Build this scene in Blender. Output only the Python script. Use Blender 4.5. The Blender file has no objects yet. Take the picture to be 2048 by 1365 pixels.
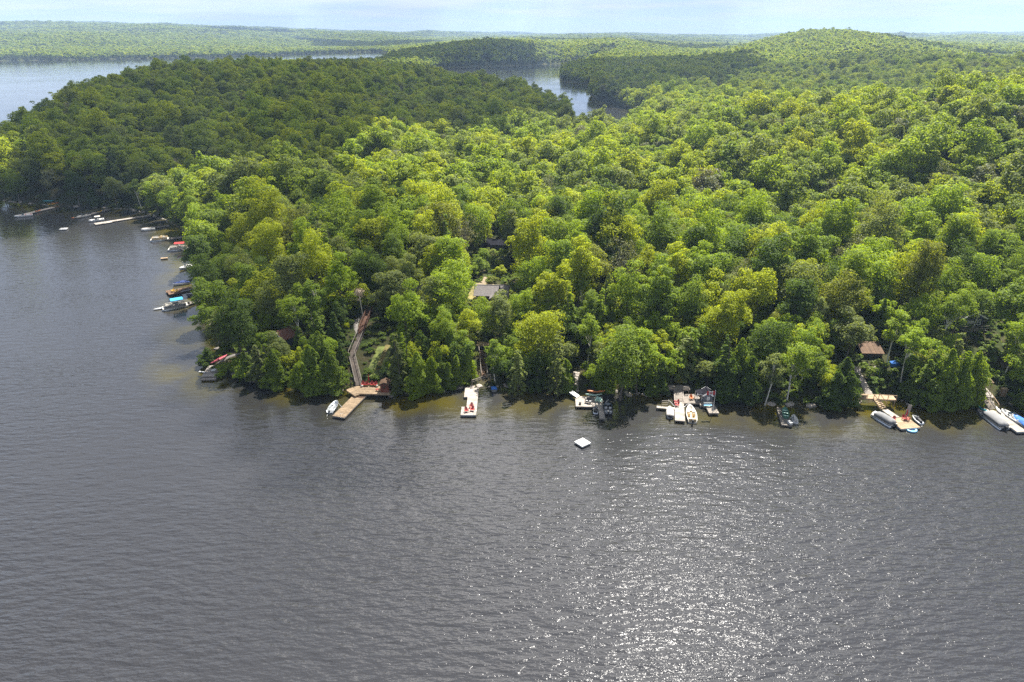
import bpy, math, random
import numpy as np
from mathutils import Vector, Matrix

random.seed(7)
rng = np.random.default_rng(11)
scene = bpy.context.scene
C = scene.collection
R = math.radians

# ------------------------------------------------------------------ camera, sky, sun, exposure
HCAM = 65.0
PITCH = R(24.29)
cd = bpy.data.cameras.new('camera')
cd.sensor_width = 36.0
cd.lens = 24.0
cd.clip_start = 0.5
cd.clip_end = 60000.0
cam = bpy.data.objects.new('camera', cd)
C.objects.link(cam)
cam.location = (0, 0, HCAM)
cam.rotation_euler = (R(90) - PITCH, 0, 0)
scene.camera = cam

SUN_AZ, SUN_EL = R(24.0), R(57.0)          # azimuth to the right of +Y
SUN_DIR = Vector((math.sin(SUN_AZ) * math.cos(SUN_EL), math.cos(SUN_AZ) * math.cos(SUN_EL), math.sin(SUN_EL)))

world = bpy.data.worlds.new('World')
scene.world = world
world.use_nodes = True
wt = world.node_tree
wt.nodes.clear()
wo = wt.nodes.new('ShaderNodeOutputWorld')
bg = wt.nodes.new('ShaderNodeBackground')
sk = wt.nodes.new('ShaderNodeTexSky')
sk.sky_type = 'NISHITA'
sk.sun_disc = False
sk.sun_elevation = SUN_EL
sk.sun_rotation = SUN_AZ
sk.altitude = 300
sk.air_density = 0.42
sk.dust_density = 0.0
sk.ozone_density = 6.0
bg.inputs['Strength'].default_value = 0.052
# thin fair weather cloud, the same all round the sky, projected on a layer overhead
tc = wt.nodes.new('ShaderNodeTexCoord')
sp = wt.nodes.new('ShaderNodeSeparateXYZ')
ad = wt.nodes.new('ShaderNodeMath'); ad.operation = 'ADD'; ad.inputs[1].default_value = 0.045
mx = wt.nodes.new('ShaderNodeMath'); mx.operation = 'MAXIMUM'; mx.inputs[1].default_value = 0.03
dv = wt.nodes.new('ShaderNodeVectorMath'); dv.operation = 'DIVIDE'
cb = wt.nodes.new('ShaderNodeCombineXYZ')
nz = wt.nodes.new('ShaderNodeTexNoise')
nz.inputs['Scale'].default_value = 0.55
nz.inputs['Detail'].default_value = 9
nz.inputs['Roughness'].default_value = 0.58
cr = wt.nodes.new('ShaderNodeValToRGB')
cr.color_ramp.elements[0].position = 0.40
cr.color_ramp.elements[1].position = 0.62
mixc = wt.nodes.new('ShaderNodeMixRGB')
mixc.inputs[2].default_value = (7.6, 7.8, 8.1, 1)
mf = wt.nodes.new('ShaderNodeMath'); mf.operation = 'MULTIPLY'; mf.inputs[1].default_value = 0.74
L = wt.links.new
L(tc.outputs['Generated'], sp.inputs[0])
L(sp.outputs['Z'], ad.inputs[0]); L(ad.outputs[0], mx.inputs[0])
L(mx.outputs[0], cb.inputs[0]); L(mx.outputs[0], cb.inputs[1]); L(mx.outputs[0], cb.inputs[2])
L(tc.outputs['Generated'], dv.inputs[0]); L(cb.outputs[0], dv.inputs[1])
L(dv.outputs[0], nz.inputs['Vector'])
L(nz.outputs['Fac'], cr.inputs[0]); L(cr.outputs[0], mf.inputs[0])
L(mf.outputs[0], mixc.inputs[0]); L(sk.outputs[0], mixc.inputs[1])
lw = wt.nodes.new('ShaderNodeMath'); lw.operation = 'MULTIPLY'; lw.inputs[1].default_value = -5.0       # the layer thickens seen edge-on, towards the horizon
ex = wt.nodes.new('ShaderNodeMath'); ex.operation = 'EXPONENT'
am = wt.nodes.new('ShaderNodeMath'); am.operation = 'MULTIPLY'; am.inputs[1].default_value = 0.72; am.use_clamp = True
veil = wt.nodes.new('ShaderNodeMixRGB'); veil.inputs[2].default_value = (5.5, 6.2, 7.0, 1)
L(sp.outputs['Z'], lw.inputs[0]); L(lw.outputs[0], ex.inputs[0]); L(ex.outputs[0], am.inputs[0]); L(am.outputs[0], veil.inputs[0])
L(mixc.outputs[0], veil.inputs[1]); L(veil.outputs[0], bg.inputs['Color']); L(bg.outputs[0], wo.inputs['Surface'])

sd = bpy.data.lights.new('sun', 'SUN')
sd.energy = 5.0
sd.angle = R(0.53)
sd.color = (1.0, 0.955, 0.88)
sun = bpy.data.objects.new('sun', sd)
C.objects.link(sun)
sun.rotation_euler = SUN_DIR.to_track_quat('Z', 'Y').to_euler()
sun.location = (0, 0, 300)

scene.view_settings.view_transform = 'Standard'
scene.view_settings.look = 'None'
scene.view_settings.exposure = 1.62
scene.view_settings.gamma = 1.0
scene.view_settings.use_curve_mapping = False
cy = scene.cycles
cy.max_bounces = 6
cy.diffuse_bounces = 3
cy.glossy_bounces = 2
cy.transmission_bounces = 3
cy.transparent_max_bounces = 8
cy.volume_bounces = 0
cy.caustics_reflective = False
cy.caustics_refractive = False
cy.sample_clamp_indirect = 3.0
cy.sample_clamp_direct = 1.8
cy.use_denoising = False
try:
    cy.denoiser = 'OPENIMAGEDENOISE'; cy.denoising_prefilter = 'ACCURATE'
except Exception:
    pass

# ------------------------------------------------------------------ picture <-> place
F = 1365.0
CP, SP = math.cos(PITCH), math.sin(PITCH)
def ray(px, py):
    u, v = (px - 1024) / F, (py - 682.5) / F
    return Vector((u, CP - v * SP, -SP - v * CP))
def at(px, py, z=0.0):
    d = ray(px, py)
    t = (z - HCAM) / d.z
    return Vector((d.x * t, d.y * t, z))
def wp(px, dist):                                   # point on the lake level in column px, dist metres away
    x, y = 0.0, dist
    for _ in range(30):
        zc = y * CP + HCAM * SP
        x = (px - 1024) / F * zc
        y = math.sqrt(max(dist * dist - x * x, 1.0))
    return (x, y)
def proj(x, y, z):
    zc = y * CP - (z - HCAM) * SP
    yc = y * SP + (z - HCAM) * CP
    return 1024 + F * x / zc, 682.5 - F * yc / zc

# ------------------------------------------------------------------ lakes and land
near_px = [(2048, 806), (1995, 806), (1950, 806), (1900, 806), (1850, 806), (1790, 800), (1740, 804), (1690, 808), (1620, 810), (1560, 810), (1500, 804),
           (1440, 795), (1380, 790), (1300, 789), (1220, 785), (1150, 783), (1100, 778), (1050, 775), (990, 772), (930, 776), (870, 783),
           (790, 789), (740, 786), (700, 783), (650, 778), (600, 773), (540, 767), (490, 757), (450, 745), (418, 742), (412, 728), (425, 712), (448, 694),
           (424, 655), (415, 605), (405, 570), (404, 530), (408, 495), (400, 474), (352, 449), (306, 430), (262, 419),
           (215, 416), (160, 414), (100, 411), (50, 407), (0, 401), (-150, 388)]
lakeA = [tuple(at(px, py)[:2]) for px, py in near_px]
lakeA = [(900, -600), (900, 60), (400, 90), (260, 100), (170, 112)] + lakeA + [(-480, 330), (-700, 330), (-900, 0), (-900, -600)]
lakeB = [wp(p, d) for p, d in [(-150, 378), (0, 425), (60, 530), (100, 640), (150, 740), (250, 860), (400, 1300), (480, 1540), (620, 1600), (760, 1700),
         (785, 2300), (760, 2865), (680, 2750), (600, 2600), (520, 2430), (470, 2480), (440, 2330), (300, 2284), (150, 2270), (0, 2284), (-300, 2350)]]
lakeB = [(-900, 380)] + lakeB + [(-2600, 2000), (-2600, 380)]
lakeC = [wp(p, d) for p, d in [(1150, 540), (1128, 590), (1090, 650), (1060, 720), (1030, 800), (960, 900), (900, 960), (868, 1050), (858, 1300), (880, 1470), (900, 1519), (1000, 1584), (1060, 1640), (1130, 1720),
         (1200, 1900), (1165, 1600), (1130, 1400), (1116, 1226), (1121, 1075), (1190, 988), (1180, 850), (1184, 780), (1245, 690), (1280, 640), (1300, 560), (1280, 480), (1225, 442), (1165, 446), (1138, 480)]]
POLYS = [np.array(p) for p in (lakeA, lakeB, lakeC)]

def water_dist(x, y):
    """signed distance to the shore: + on land, - on water"""
    x = np.asarray(x, float).ravel(); y = np.asarray(y, float).ravel()
    best = np.full(x.shape, 1e9)
    inside = np.zeros(x.shape, bool)
    for P in POLYS:
        Q = np.roll(P, -1, 0)
        ins = np.zeros(x.shape, bool)
        for (ax, ay), (bx, by) in zip(P, Q):
            dx, dy = bx - ax, by - ay
            t = np.clip(((x - ax) * dx + (y - ay) * dy) / (dx * dx + dy * dy + 1e-9), 0, 1)
            best = np.minimum(best, (x - ax - t * dx) ** 2 + (y - ay - t * dy) ** 2)
            c = ((ay > y) != (by > y))
            with np.errstate(divide='ignore', invalid='ignore'):
                xi = (bx - ax) * (y - ay) / (by - ay if by != ay else 1e-9) + ax
            ins ^= c & (x < xi)
        inside |= ins
    d = np.sqrt(best)
    return np.where(inside, -d, d)

def wobble(x, y, s, seed):
    r = np.random.default_rng(seed)
    o = 0
    for k in range(7):
        a = r.uniform(0, 6.283); f = (0.6 + 0.45 * k) / s; ph = r.uniform(0, 6.283, 2)
        o = o + np.sin((x * math.cos(a) + y * math.sin(a)) * f * 6.283 + ph[0]) * np.sin((-x * math.sin(a) + y * math.cos(a)) * f * 4.1 + ph[1]) / (1 + 0.5 * k)
    return o / 2.2

# canopy heights read along the picture: column, row, distance, canopy height above ground
ctrl = [(2048, 130, 390, 18), (2400, 140, 420, 18), (1850, 163, 400, 18), (1700, 176, 410, 18), (1600, 188, 410, 17), (1500, 200, 410, 17), (1350, 212, 430, 15), (1145, 240, 425, 15),
        (1900, 300, 255, 18), (2300, 300, 255, 18), (1500, 400, 205, 17), (1000, 320, 300, 15), (1300, 300, 290, 17), (700, 300, 300, 14), (850, 275, 370, 14), (1000, 255, 400, 14),
        (300, 133, 650, 18), (450, 132, 690, 18), (600, 126, 780, 18), (150, 176, 560, 18), (60, 222, 470, 17), (750, 130, 830, 18), (900, 166, 760, 16), (1050, 190, 620, 15), (1120, 200, 560, 13),
        (450, 200, 480, 17), (300, 200, 460, 18), (700, 200, 500, 15), (300, 300, 330, 16), (100, 300, 310, 15), (900, 210, 520, 13),
        (620, 118, 1500, 14), (760, 117, 1550, 14), (960, 76, 1750, 16), (860, 93, 1750, 16), (1030, 76, 1850, 16), (1250, 72, 2300, 16), (1150, 80, 2200, 16), (1340, 92, 2400, 16), (1400, 98, 2500, 14),
        (1640, 54, 1750, 17), (1560, 63, 1750, 17), (1480, 92, 1700, 17), (1750, 61, 1750, 17), (1860, 80, 1800, 17), (1500, 92, 1400, 17), (1400, 112, 1080, 17), (1280, 120, 1250, 15), (1150, 125, 1330, 12),
        (1280, 160, 850, 14), (1250, 190, 740, 12), (1600, 120, 1000, 17), (1800, 112, 1000, 17), (2000, 118, 950, 17), (2300, 110, 1000, 17), (1500, 160, 850, 15), (1800, 145, 850, 16), (2000, 130, 850, 17),
        (1950, 100, 1600, 17), (2200, 90, 2000, 17), (2000, 84, 2600, 17), (0, 50, 4800, 17), (-300, 50, 4800, 17), (300, 51, 4800, 17), (450, 56, 5200, 17), (0, 85, 2900, 15), (300, 88, 2900, 15), (600, 65, 5600, 15),
        (700, 92, 3300, 15), (900, 69, 6500, 15), (1200, 70, 7000, 15), (1500, 71, 7000, 15), (1900, 68, 7000, 15), (2300, 66, 7000, 15), (1000, 78, 3800, 15), (1450, 88, 4200, 15), (1900, 78, 4200, 15), (2040, 72, 5200, 15)]
cz, cu = [], []
def lp(x, y):
    d = np.hypot(x, y)
    return np.stack([np.arctan2(x, y) * 2.6, np.log(np.maximum(d, 30.0))], -1)
for px, py, d, hc in ctrl:
    r = ray(px, py)
    k = d / math.hypot(r.x, r.y)
    cz.append(max(1.6, HCAM + r.z * k - hc - 2.5)); cu.append((r.x * k, r.y * k))
for px, d, z in [(300, 170, 5), (600, 150, 6), (900, 150, 5), (1200, 150, 5), (1500, 150, 6), (1800, 150, 7), (2100, 150, 8), (600, 220, 3), (1000, 200, 3), (1250, 220, 3), (2300, 180, 12), (-200, 330, 6), (1000, 110, 3), (1000, 80, 3),
                 (1500, 90, 3), (500, 90, 3), (1700, 200, 5), (2000, 200, 8), (1350, 560, 4), (1500, 560, 5), (1700, 570, 6), (1900, 590, 7), (2150, 600, 8)]:
    p = wp(px, d); cz.append(z); cu.append(p)
cz = np.array(cz); cu = np.array(cu)
U = lp(cu[:, 0], cu[:, 1])
def tps(r2):
    return 0.5 * r2 * np.log(r2 + 1e-9)
K = tps(((U[:, None] - U[None]) ** 2).sum(-1)) + np.eye(len(U)) * 0.004
Pm = np.hstack([np.ones((len(U), 1)), U])
Ab = np.block([[K, Pm], [Pm.T, np.zeros((3, 3))]])
sol = np.linalg.solve(Ab, np.concatenate([cz, np.zeros(3)]))
def rbf(x, y):
    V = lp(x, y)
    o = np.empty(len(V))
    for i in range(0, len(V), 20000):
        v = V[i:i + 20000]
        o[i:i + 20000] = tps(((v[:, None] - U[None]) ** 2).sum(-1)) @ sol[:len(U)] + sol[len(U)] + v @ sol[len(U) + 1:]
    return o
def ground_z(x, y):
    x = np.asarray(x, float).ravel(); y = np.asarray(y, float).ravel()
    d = np.hypot(x, y)
    s = water_dist(x, y)
    h = np.clip(rbf(x, y), 1.5, 190)
    back = np.clip((np.abs(np.arctan2(x, y)) - 0.95) / 0.4, 0, 1)
    h = h * (1 - back) + 14 * back
    h = h + wobble(x, y, 60, 5) * np.clip(d / 400, 0.4, 2.5) + wobble(x, y, 1300, 9) * np.clip((d - 2300) / 2000, 0, 1) * 30
    cap = 0.25 + 0.34 * np.maximum(s, 0) + np.maximum(s - 60, 0) * 0.6
    kk = 2.0
    m = -kk * np.log(np.exp(-np.clip(h, 0, 400) / kk) + np.exp(-np.clip(cap, 0, 400) / kk) + 1e-300)
    m = np.maximum(m, 0.12)
    bed = np.maximum(-6.0, 0.2 * s - 0.05)
    return np.where(s > 0, np.minimum(m, 0.12 + s * 0.5), bed)
def gz(x, y):
    return float(ground_z([x], [y])[0])
def on_ground(px, py):
    d = ray(px, py)
    k = np.linspace(80, 400, 1600)
    x, y, z = d.x * k, d.y * k, HCAM + d.z * k
    g = np.maximum(ground_z(x, y), 0)
    i = int(np.argmax(z < g))
    return Vector((x[i], y[i], g[i]))

# ------------------------------------------------------------------ helpers
def newmat(name):
    m = bpy.data.materials.new(name)
    m.use_nodes = True
    nt = m.node_tree
    b = nt.nodes.get('Principled BSDF')
    return m, nt, b
def plain(name, col, rough=0.6, metal=0.0, var=0.12, scale=6.0, spec=0.4, bump=0.0, pieces=0.0):
    """painted, plastic or wooden surface: base colour with a little uneven wear"""
    m, nt, b = newmat(name)
    n = nt.nodes.new('ShaderNodeTexNoise'); n.inputs['Scale'].default_value = scale; n.inputs['Detail'].default_value = 5
    t = nt.nodes.new('ShaderNodeTexCoord')
    nt.links.new(t.outputs['Object'], n.inputs['Vector'])
    r = nt.nodes.new('ShaderNodeValToRGB')
    r.color_ramp.elements[0].position = 0.3; r.color_ramp.elements[1].position = 0.7
    r.color_ramp.elements[0].color = tuple(c * (1 - var) for c in col) + (1,)
    r.color_ramp.elements[1].color = tuple(min(1, c * (1 + var)) for c in col) + (1,)
    nt.links.new(n.outputs['Fac'], r.inputs[0])
    if pieces:
        g = nt.nodes.new('ShaderNodeNewGeometry'); mr = nt.nodes.new('ShaderNodeMapRange'); mr.inputs['To Min'].default_value = 1 - pieces; mr.inputs['To Max'].default_value = 1 + pieces
        vm = nt.nodes.new('ShaderNodeVectorMath'); vm.operation = 'SCALE'
        n2 = nt.nodes.new('ShaderNodeTexNoise'); n2.inputs['Scale'].default_value = 0.45; n2.inputs['Detail'].default_value = 3; nt.links.new(t.outputs['Object'], n2.inputs['Vector'])
        m2 = nt.nodes.new('ShaderNodeMapRange'); m2.inputs['From Min'].default_value = 0.35; m2.inputs['From Max'].default_value = 0.65; m2.inputs['To Min'].default_value = 0.78; m2.inputs['To Max'].default_value = 1.08
        mm = nt.nodes.new('ShaderNodeMath'); mm.operation = 'MULTIPLY'
        nt.links.new(n2.outputs['Fac'], m2.inputs['Value']); nt.links.new(g.outputs['Random Per Island'], mr.inputs['Value'])
        nt.links.new(mr.outputs[0], mm.inputs[0]); nt.links.new(m2.outputs[0], mm.inputs[1])
        nt.links.new(r.outputs[0], vm.inputs[0]); nt.links.new(mm.outputs[0], vm.inputs['Scale']); nt.links.new(vm.outputs[0], b.inputs['Base Color'])
    else:
        nt.links.new(r.outputs[0], b.inputs['Base Color'])
    b.inputs['Roughness'].default_value = rough; b.inputs['Metallic'].default_value = metal
    b.inputs['Specular IOR Level'].default_value = spec
    if bump:
        bp = nt.nodes.new('ShaderNodeBump'); bp.inputs['Strength'].default_value = bump; bp.inputs['Distance'].default_value = 0.02
        nt.links.new(n.outputs['Fac'], bp.inputs['Height']); nt.links.new(bp.outputs[0], b.inputs['Normal'])
    return m
def mesh_np(name, V, faces_quads, mat=None, smooth=False):
    """V (n,3), faces (m,4) numpy"""
    me = bpy.data.meshes.new(name)
    V = np.asarray(V, np.float32); Q = np.asarray(faces_quads, np.int32)
    me.vertices.add(len(V)); me.vertices.foreach_set('co', V.ravel())
    k = Q.shape[1]
    me.loops.add(Q.size); me.loops.foreach_set('vertex_index', Q.ravel())
    me.polygons.add(len(Q)); me.polygons.foreach_set('loop_start', np.arange(0, Q.size, k, dtype=np.int32))
    me.polygons.foreach_set('use_smooth', np.full(len(Q), smooth, bool))
    me.update(calc_edges=True)
    if mat: me.materials.append(mat)
    return me
def link(name, me, parent=None, loc=None):
    o = bpy.data.objects.new(name, me)
    C.objects.link(o)
    if parent is not None: o.parent = parent
    if loc is not None: o.location = loc
    return o
def tag(o, label=None, cat=None, group=None, kind=None):
    if label: o['label'] = label
    if cat: o['category'] = cat
    if group: o['group'] = group
    if kind: o['kind'] = kind
    return o
def thing(name, loc, label, cat, rz=0.0, group=None):
    o = bpy.data.objects.new(name, None)
    o.empty_display_size = 0.3
    C.objects.link(o)
    o.location = loc; o.rotation_euler = (0, 0, rz)
    return tag(o, label, cat, group)
# ------------------------------------------------------------------ ground, lake
def grid_rz():
    a = np.radians(np.concatenate([np.arange(-180, -58, 6.0), np.arange(-58, -46, 1.5), np.arange(-46, 46.01, 0.30), np.arange(47.5, 58, 1.5), np.arange(58, 180.1, 6.0)]))
    r = np.concatenate([np.array([2, 20, 45, 60, 75, 85]), np.arange(92, 330, 1.7), 330 * np.exp(np.arange(0.006, math.log(9000 / 330), 0.0135))])
    A, Rr = np.meshgrid(a, r)
    return A.shape, (Rr * np.sin(A)).ravel(), (Rr * np.cos(A)).ravel()
shp, gx, gy = grid_rz()
gzv = ground_z(gx, gy)
gs = water_dist(gx, gy)
ii = np.arange(shp[0] * shp[1]).reshape(shp)
quads = np.stack([ii[:-1, :-1].ravel(), ii[:-1, 1:].ravel(), ii[1:, 1:].ravel(), ii[1:, :-1].ravel()], -1)[:, ::-1]

m_ground, nt, b = newmat('forest_floor')
t = nt.nodes.new('ShaderNodeTexCoord')
n1 = nt.nodes.new('ShaderNodeTexNoise'); n1.inputs['Scale'].default_value = 0.22; n1.inputs['Detail'].default_value = 8
n2 = nt.nodes.new('ShaderNodeTexNoise'); n2.inputs['Scale'].default_value = 2.5; n2.inputs['Detail'].default_value = 6
r1 = nt.nodes.new('ShaderNodeValToRGB')
r1.color_ramp.elements[0].position = 0.38; r1.color_ramp.elements[0].color = (0.030, 0.045, 0.012, 1)
r1.color_ramp.elements[1].position = 0.66; r1.color_ramp.elements[1].color = (0.060, 0.050, 0.028, 1)
mm = nt.nodes.new('ShaderNodeMixRGB'); mm.blend_type = 'OVERLAY'; mm.inputs[0].default_value = 0.6
bp = nt.nodes.new('ShaderNodeBump'); bp.inputs['Strength'].default_value = 0.7; bp.inputs['Distance'].default_value = 0.25
for n in (n1, n2): nt.links.new(t.outputs['Object'], n.inputs['Vector'])
nt.links.new(n1.outputs['Fac'], r1.inputs[0]); nt.links.new(r1.outputs[0], mm.inputs[1]); nt.links.new(n2.outputs['Fac'], mm.inputs[2])
nt.links.new(mm.outputs[0], b.inputs['Base Color']); nt.links.new(n2.outputs['Fac'], bp.inputs['Height']); nt.links.new(bp.outputs[0], b.inputs['Normal'])
b.inputs['Roughness'].default_value = 1.0; b.inputs['Specular IOR Level'].default_value = 0.05
me = mesh_np('ground', np.stack([gx, gy, gzv], -1), quads, m_ground, True)
tag(link('ground', me), kind='structure')

# lake surface: dark peaty water, amber where the sandy bottom lies shallow
m_water, nt, b = newmat('lake_water')
N = nt.nodes.new; LK = nt.links.new
t = N('ShaderNodeTexCoord')
at_ = N('ShaderNodeAttribute'); at_.attribute_name = 'shallow'
nA = N('ShaderNodeTexNoise'); nA.inputs['Scale'].default_value = 0.085; nA.inputs['Detail'].default_value = 4
mA = N('ShaderNodeMapRange'); mA.inputs['From Min'].default_value = 0.42; mA.inputs['From Max'].default_value = 0.60; mA.inputs['To Min'].default_value = 0.1; mA.inputs['To Max'].default_value = 1.15  # breaks the amber into patches, imitating sun and shade on the shallows
mu = N('ShaderNodeMath'); mu.operation = 'MULTIPLY'; mu.use_clamp = True
col = N('ShaderNodeMixRGB'); col.inputs[1].default_value = (0.029, 0.029, 0.0305, 1); col.inputs[2].default_value = (0.066, 0.054, 0.002, 1)
LK(t.outputs['Object'], nA.inputs['Vector']); LK(nA.outputs['Fac'], mA.inputs['Value']); LK(mA.outputs[0], mu.inputs[0]); LK(at_.outputs['Fac'], mu.inputs[1])
LK(mu.outputs[0], col.inputs[0]); LK(col.outputs[0], b.inputs['Base Color'])
b.inputs['Roughness'].default_value = 0.05
b.inputs['IOR'].default_value = 1.45
b.inputs['Specular IOR Level'].default_value = 0.9
def wav(rot, sx, sy, scale, detail, rough=0.5, dist=0.0):
    mp = N('ShaderNodeMapping'); mp.inputs['Rotation'].default_value = (0, 0, R(rot)); mp.inputs['Scale'].default_value = (sx, sy, 1)
    n = N('ShaderNodeTexNoise'); n.inputs['Scale'].default_value = scale; n.inputs['Detail'].default_value = detail; n.inputs['Roughness'].default_value = rough
    n.inputs['Distortion'].default_value = dist
    LK(t.outputs['Object'], mp.inputs['Vector']); LK(mp.outputs[0], n.inputs['Vector'])
    return n.outputs['Fac']
def mth(op, a, bb):
    n = N('ShaderNodeMath'); n.operation = op
    for k, v in enumerate((a, bb)):
        if isinstance(v, (int, float)): n.inputs[k].default_value = v
        else: LK(v, n.inputs[k])
    return n.outputs[0]
wA = wav(-30, 0.32, 1.0, 0.95, 2.0)          # ripples, crests across the view
wB = wav(6, 0.42, 1.0, 1.9, 2.0)
wC = wav(5, 0.7, 1.0, 4.6, 2.0)            # fine chop
wD = wav(-10, 0.5, 1.0, 0.16, 1.0)         # long swell
gust = wav(20, 0.5, 1.0, 0.018, 3.0)
gm = N('ShaderNodeMapRange'); gm.inputs['From Min'].default_value = 0.32; gm.inputs['From Max'].default_value = 0.68; gm.inputs['To Min'].default_value = 0.45; gm.inputs['To Max'].default_value = 1.5
LK(gust, gm.inputs['Value'])
calm = N('ShaderNodeMapRange')              # sheltered close to the shore
at2 = N('ShaderNodeAttribute'); at2.attribute_name = 'off_shore'
calm.inputs['From Min'].default_value = 0; calm.inputs['From Max'].default_value = 24; calm.inputs['To Min'].default_value = 0.10; calm.inputs['To Max'].default_value = 1.0
LK(at2.outputs['Fac'], calm.inputs['Value'])
h = mth('ADD', mth('MULTIPLY', wA, 0.50), mth('MULTIPLY', wB, 0.17))
h = mth('ADD', h, mth('MULTIPLY', wC, 0.055))
h = mth('ADD', h, mth('MULTIPLY', wD, 0.25))
at3 = N('ShaderNodeAttribute'); at3.attribute_name = 'wind'
h = mth('MULTIPLY', mth('MULTIPLY', mth('MULTIPLY', h, gm.outputs[0]), calm.outputs[0]), at3.outputs['Fac'])
bw = N('ShaderNodeBump'); bw.inputs['Strength'].default_value = 1.0; bw.inputs['Distance'].default_value = 0.82
LK(h, bw.inputs['Height']); LK(bw.outputs[0], b.inputs['Normal'])
wz = np.zeros_like(gx)
me = mesh_np('lake_water', np.stack([gx, gy, wz], -1), quads, m_water, True)
sh = np.clip(1 - np.abs(np.minimum(gs, 0)) / 14.0, 0, 1) ** 0.9
a = me.attributes.new('shallow', 'FLOAT', 'POINT'); a.data.foreach_set('value', sh.astype(np.float32))
a = me.attributes.new('off_shore', 'FLOAT', 'POINT'); a.data.foreach_set('value', np.clip(-gs, 0, 200).astype(np.float32))
a = me.attributes.new('wind', 'FLOAT', 'POINT'); a.data.foreach_set('value', np.clip(1.12 - np.hypot(gx, gy) / 330.0, 0.07, 1).astype(np.float32))
tag(link('lake_water', me), kind='structure')

# ------------------------------------------------------------------ clouds overhead, whose shade lies on the ridges
m_cloud, nt, b = newmat('cloud_vapour')
nt.nodes.remove(b)
o_ = nt.nodes['Material Output']
df = nt.nodes.new('ShaderNodeBsdfDiffuse'); df.inputs[0].default_value = (0.85, 0.85, 0.86, 1)
tl = nt.nodes.new('ShaderNodeBsdfTranslucent'); tl.inputs[0].default_value = (0.60, 0.60, 0.62, 1)
tr = nt.nodes.new('ShaderNodeBsdfTransparent')
m1 = nt.nodes.new('ShaderNodeMixShader'); m1.inputs[0].default_value = 0.88
m2 = nt.nodes.new('ShaderNodeMixShader')
oi = nt.nodes.new('ShaderNodeObjectInfo')
spc = nt.nodes.new('ShaderNodeSeparateColor')
nt.links.new(df.outputs[0], m1.inputs[1]); nt.links.new(tl.outputs[0], m1.inputs[2])
nt.links.new(oi.outputs['Color'], spc.inputs[0])
ca = nt.nodes.new('ShaderNodeAttribute'); ca.attribute_name = 'thickness'
cm = nt.nodes.new('ShaderNodeMath'); cm.operation = 'MULTIPLY'
nt.links.new(spc.outputs[0], cm.inputs[0]); nt.links.new(ca.outputs['Fac'], cm.inputs[1]); nt.links.new(cm.outputs[0], m2.inputs[0])
nt.links.new(tr.outputs[0], m2.inputs[1]); nt.links.new(m1.outputs[0], m2.inputs[2]); nt.links.new(m2.outputs[0], o_.inputs['Surface'])
def cloud(pts, alt, opac, label, cell=14.0, rough=18.0, tmax=60.0):
    """pts: outline of the shade on the canopy; the cloud hangs up-sun of it"""
    k = (alt + tmax * 0.6 - 18) / SUN_DIR.z
    P = np.array(pts) + np.array([SUN_DIR.x, SUN_DIR.y]) * k
    x0, y0 = P.min(0) - 40; x1, y1 = P.max(0) + 40
    nx, ny = int((x1 - x0) / cell) + 1, int((y1 - y0) / cell) + 1
    X, Y = np.meshgrid(x0 + np.arange(nx) * cell, y0 + np.arange(ny) * cell)
    x, y = X.ravel(), Y.ravel()
    Q = np.roll(P, -1, 0); ins = np.zeros(x.shape, bool); best = np.full(x.shape, 1e12)
    for (ax, ay), (bx, by) in zip(P, Q):
        dx, dy = bx - ax, by - ay
        tt = np.clip(((x - ax) * dx + (y - ay) * dy) / (dx * dx + dy * dy + 1e-9), 0, 1)
        best = np.minimum(best, (x - ax - tt * dx) ** 2 + (y - ay - tt * dy) ** 2)
        ins ^= ((ay > y) != (by > y)) & (x < (bx - ax) * (y - ay) / (by - ay if by != ay else 1e-9) + ax)
    s = np.where(ins, np.sqrt(best), -np.sqrt(best)) + wobble(x, y, 70, 3) * rough
    th = np.sqrt(np.maximum(s, 0)) * 5 * (1 + 0.35 * wobble(x, y, 110, 4))
    top = alt + np.minimum(th, tmax) ; bot = alt - np.minimum(th, tmax) * 0.25
    idx = np.arange(nx * ny).reshape(ny, nx)
    q = np.stack([idx[:-1, :-1].ravel(), idx[:-1, 1:].ravel(), idx[1:, 1:].ravel(), idx[1:, :-1].ravel()], -1)
    keep = (s[q] > 0).any(1)
    q = q[keep]
    n = nx * ny
    V = np.concatenate([np.stack([x, y, top], -1), np.stack([x, y, bot], -1)])
    me = mesh_np('cloud', V, np.concatenate([q, q[:, ::-1] + n]), m_cloud, True)
    a_ = me.attributes.new('thickness', 'FLOAT', 'POINT'); a_.data.foreach_set('value', np.concatenate([np.ones(n), np.full(n, 0.25)]).astype(np.float32))
    o = link('cloud', me)
    o.color = (opac, opac, opac, 1)
    return tag(o, kind='structure')
def shade(pts, z=18):
    return [tuple(at(px, py, z)[:2]) for px, py in pts]
def shade_d(pts):
    return [wp(px, d) for px, d in pts]
cloud(shade_d([(1160, 470), (1100, 440), (1000, 405), (900, 385), (840, 360), (770, 385), (690, 405), (640, 385), (600, 345), (520, 318), (400, 308), (280, 300), (120, 295), (-60, 300), (-100, 520), (60, 800),
               (400, 1250), (700, 1300), (900, 1150), (1060, 760), (1160, 570)]), 620, 0.78, 'c', 14.0, 34.0)
cloud(shade([(722, 765), (716, 720), (712, 640), (690, 560), (660, 470), (600, 400), (520, 350), (400, 330), (330, 400), (330, 500), (300, 600), (350, 760), (500, 830)]), 540, 0.36, 'c', 9.0, 9.0)
cloud(shade_d([(760, 1460), (1000, 1440), (1130, 1500), (1060, 1640), (1005, 1760), (985, 1900), (900, 2050), (760, 2050), (600, 1500), (640, 1330), (760, 1350)]), 800, 0.9, 'c', 20.0, 55.0)
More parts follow.
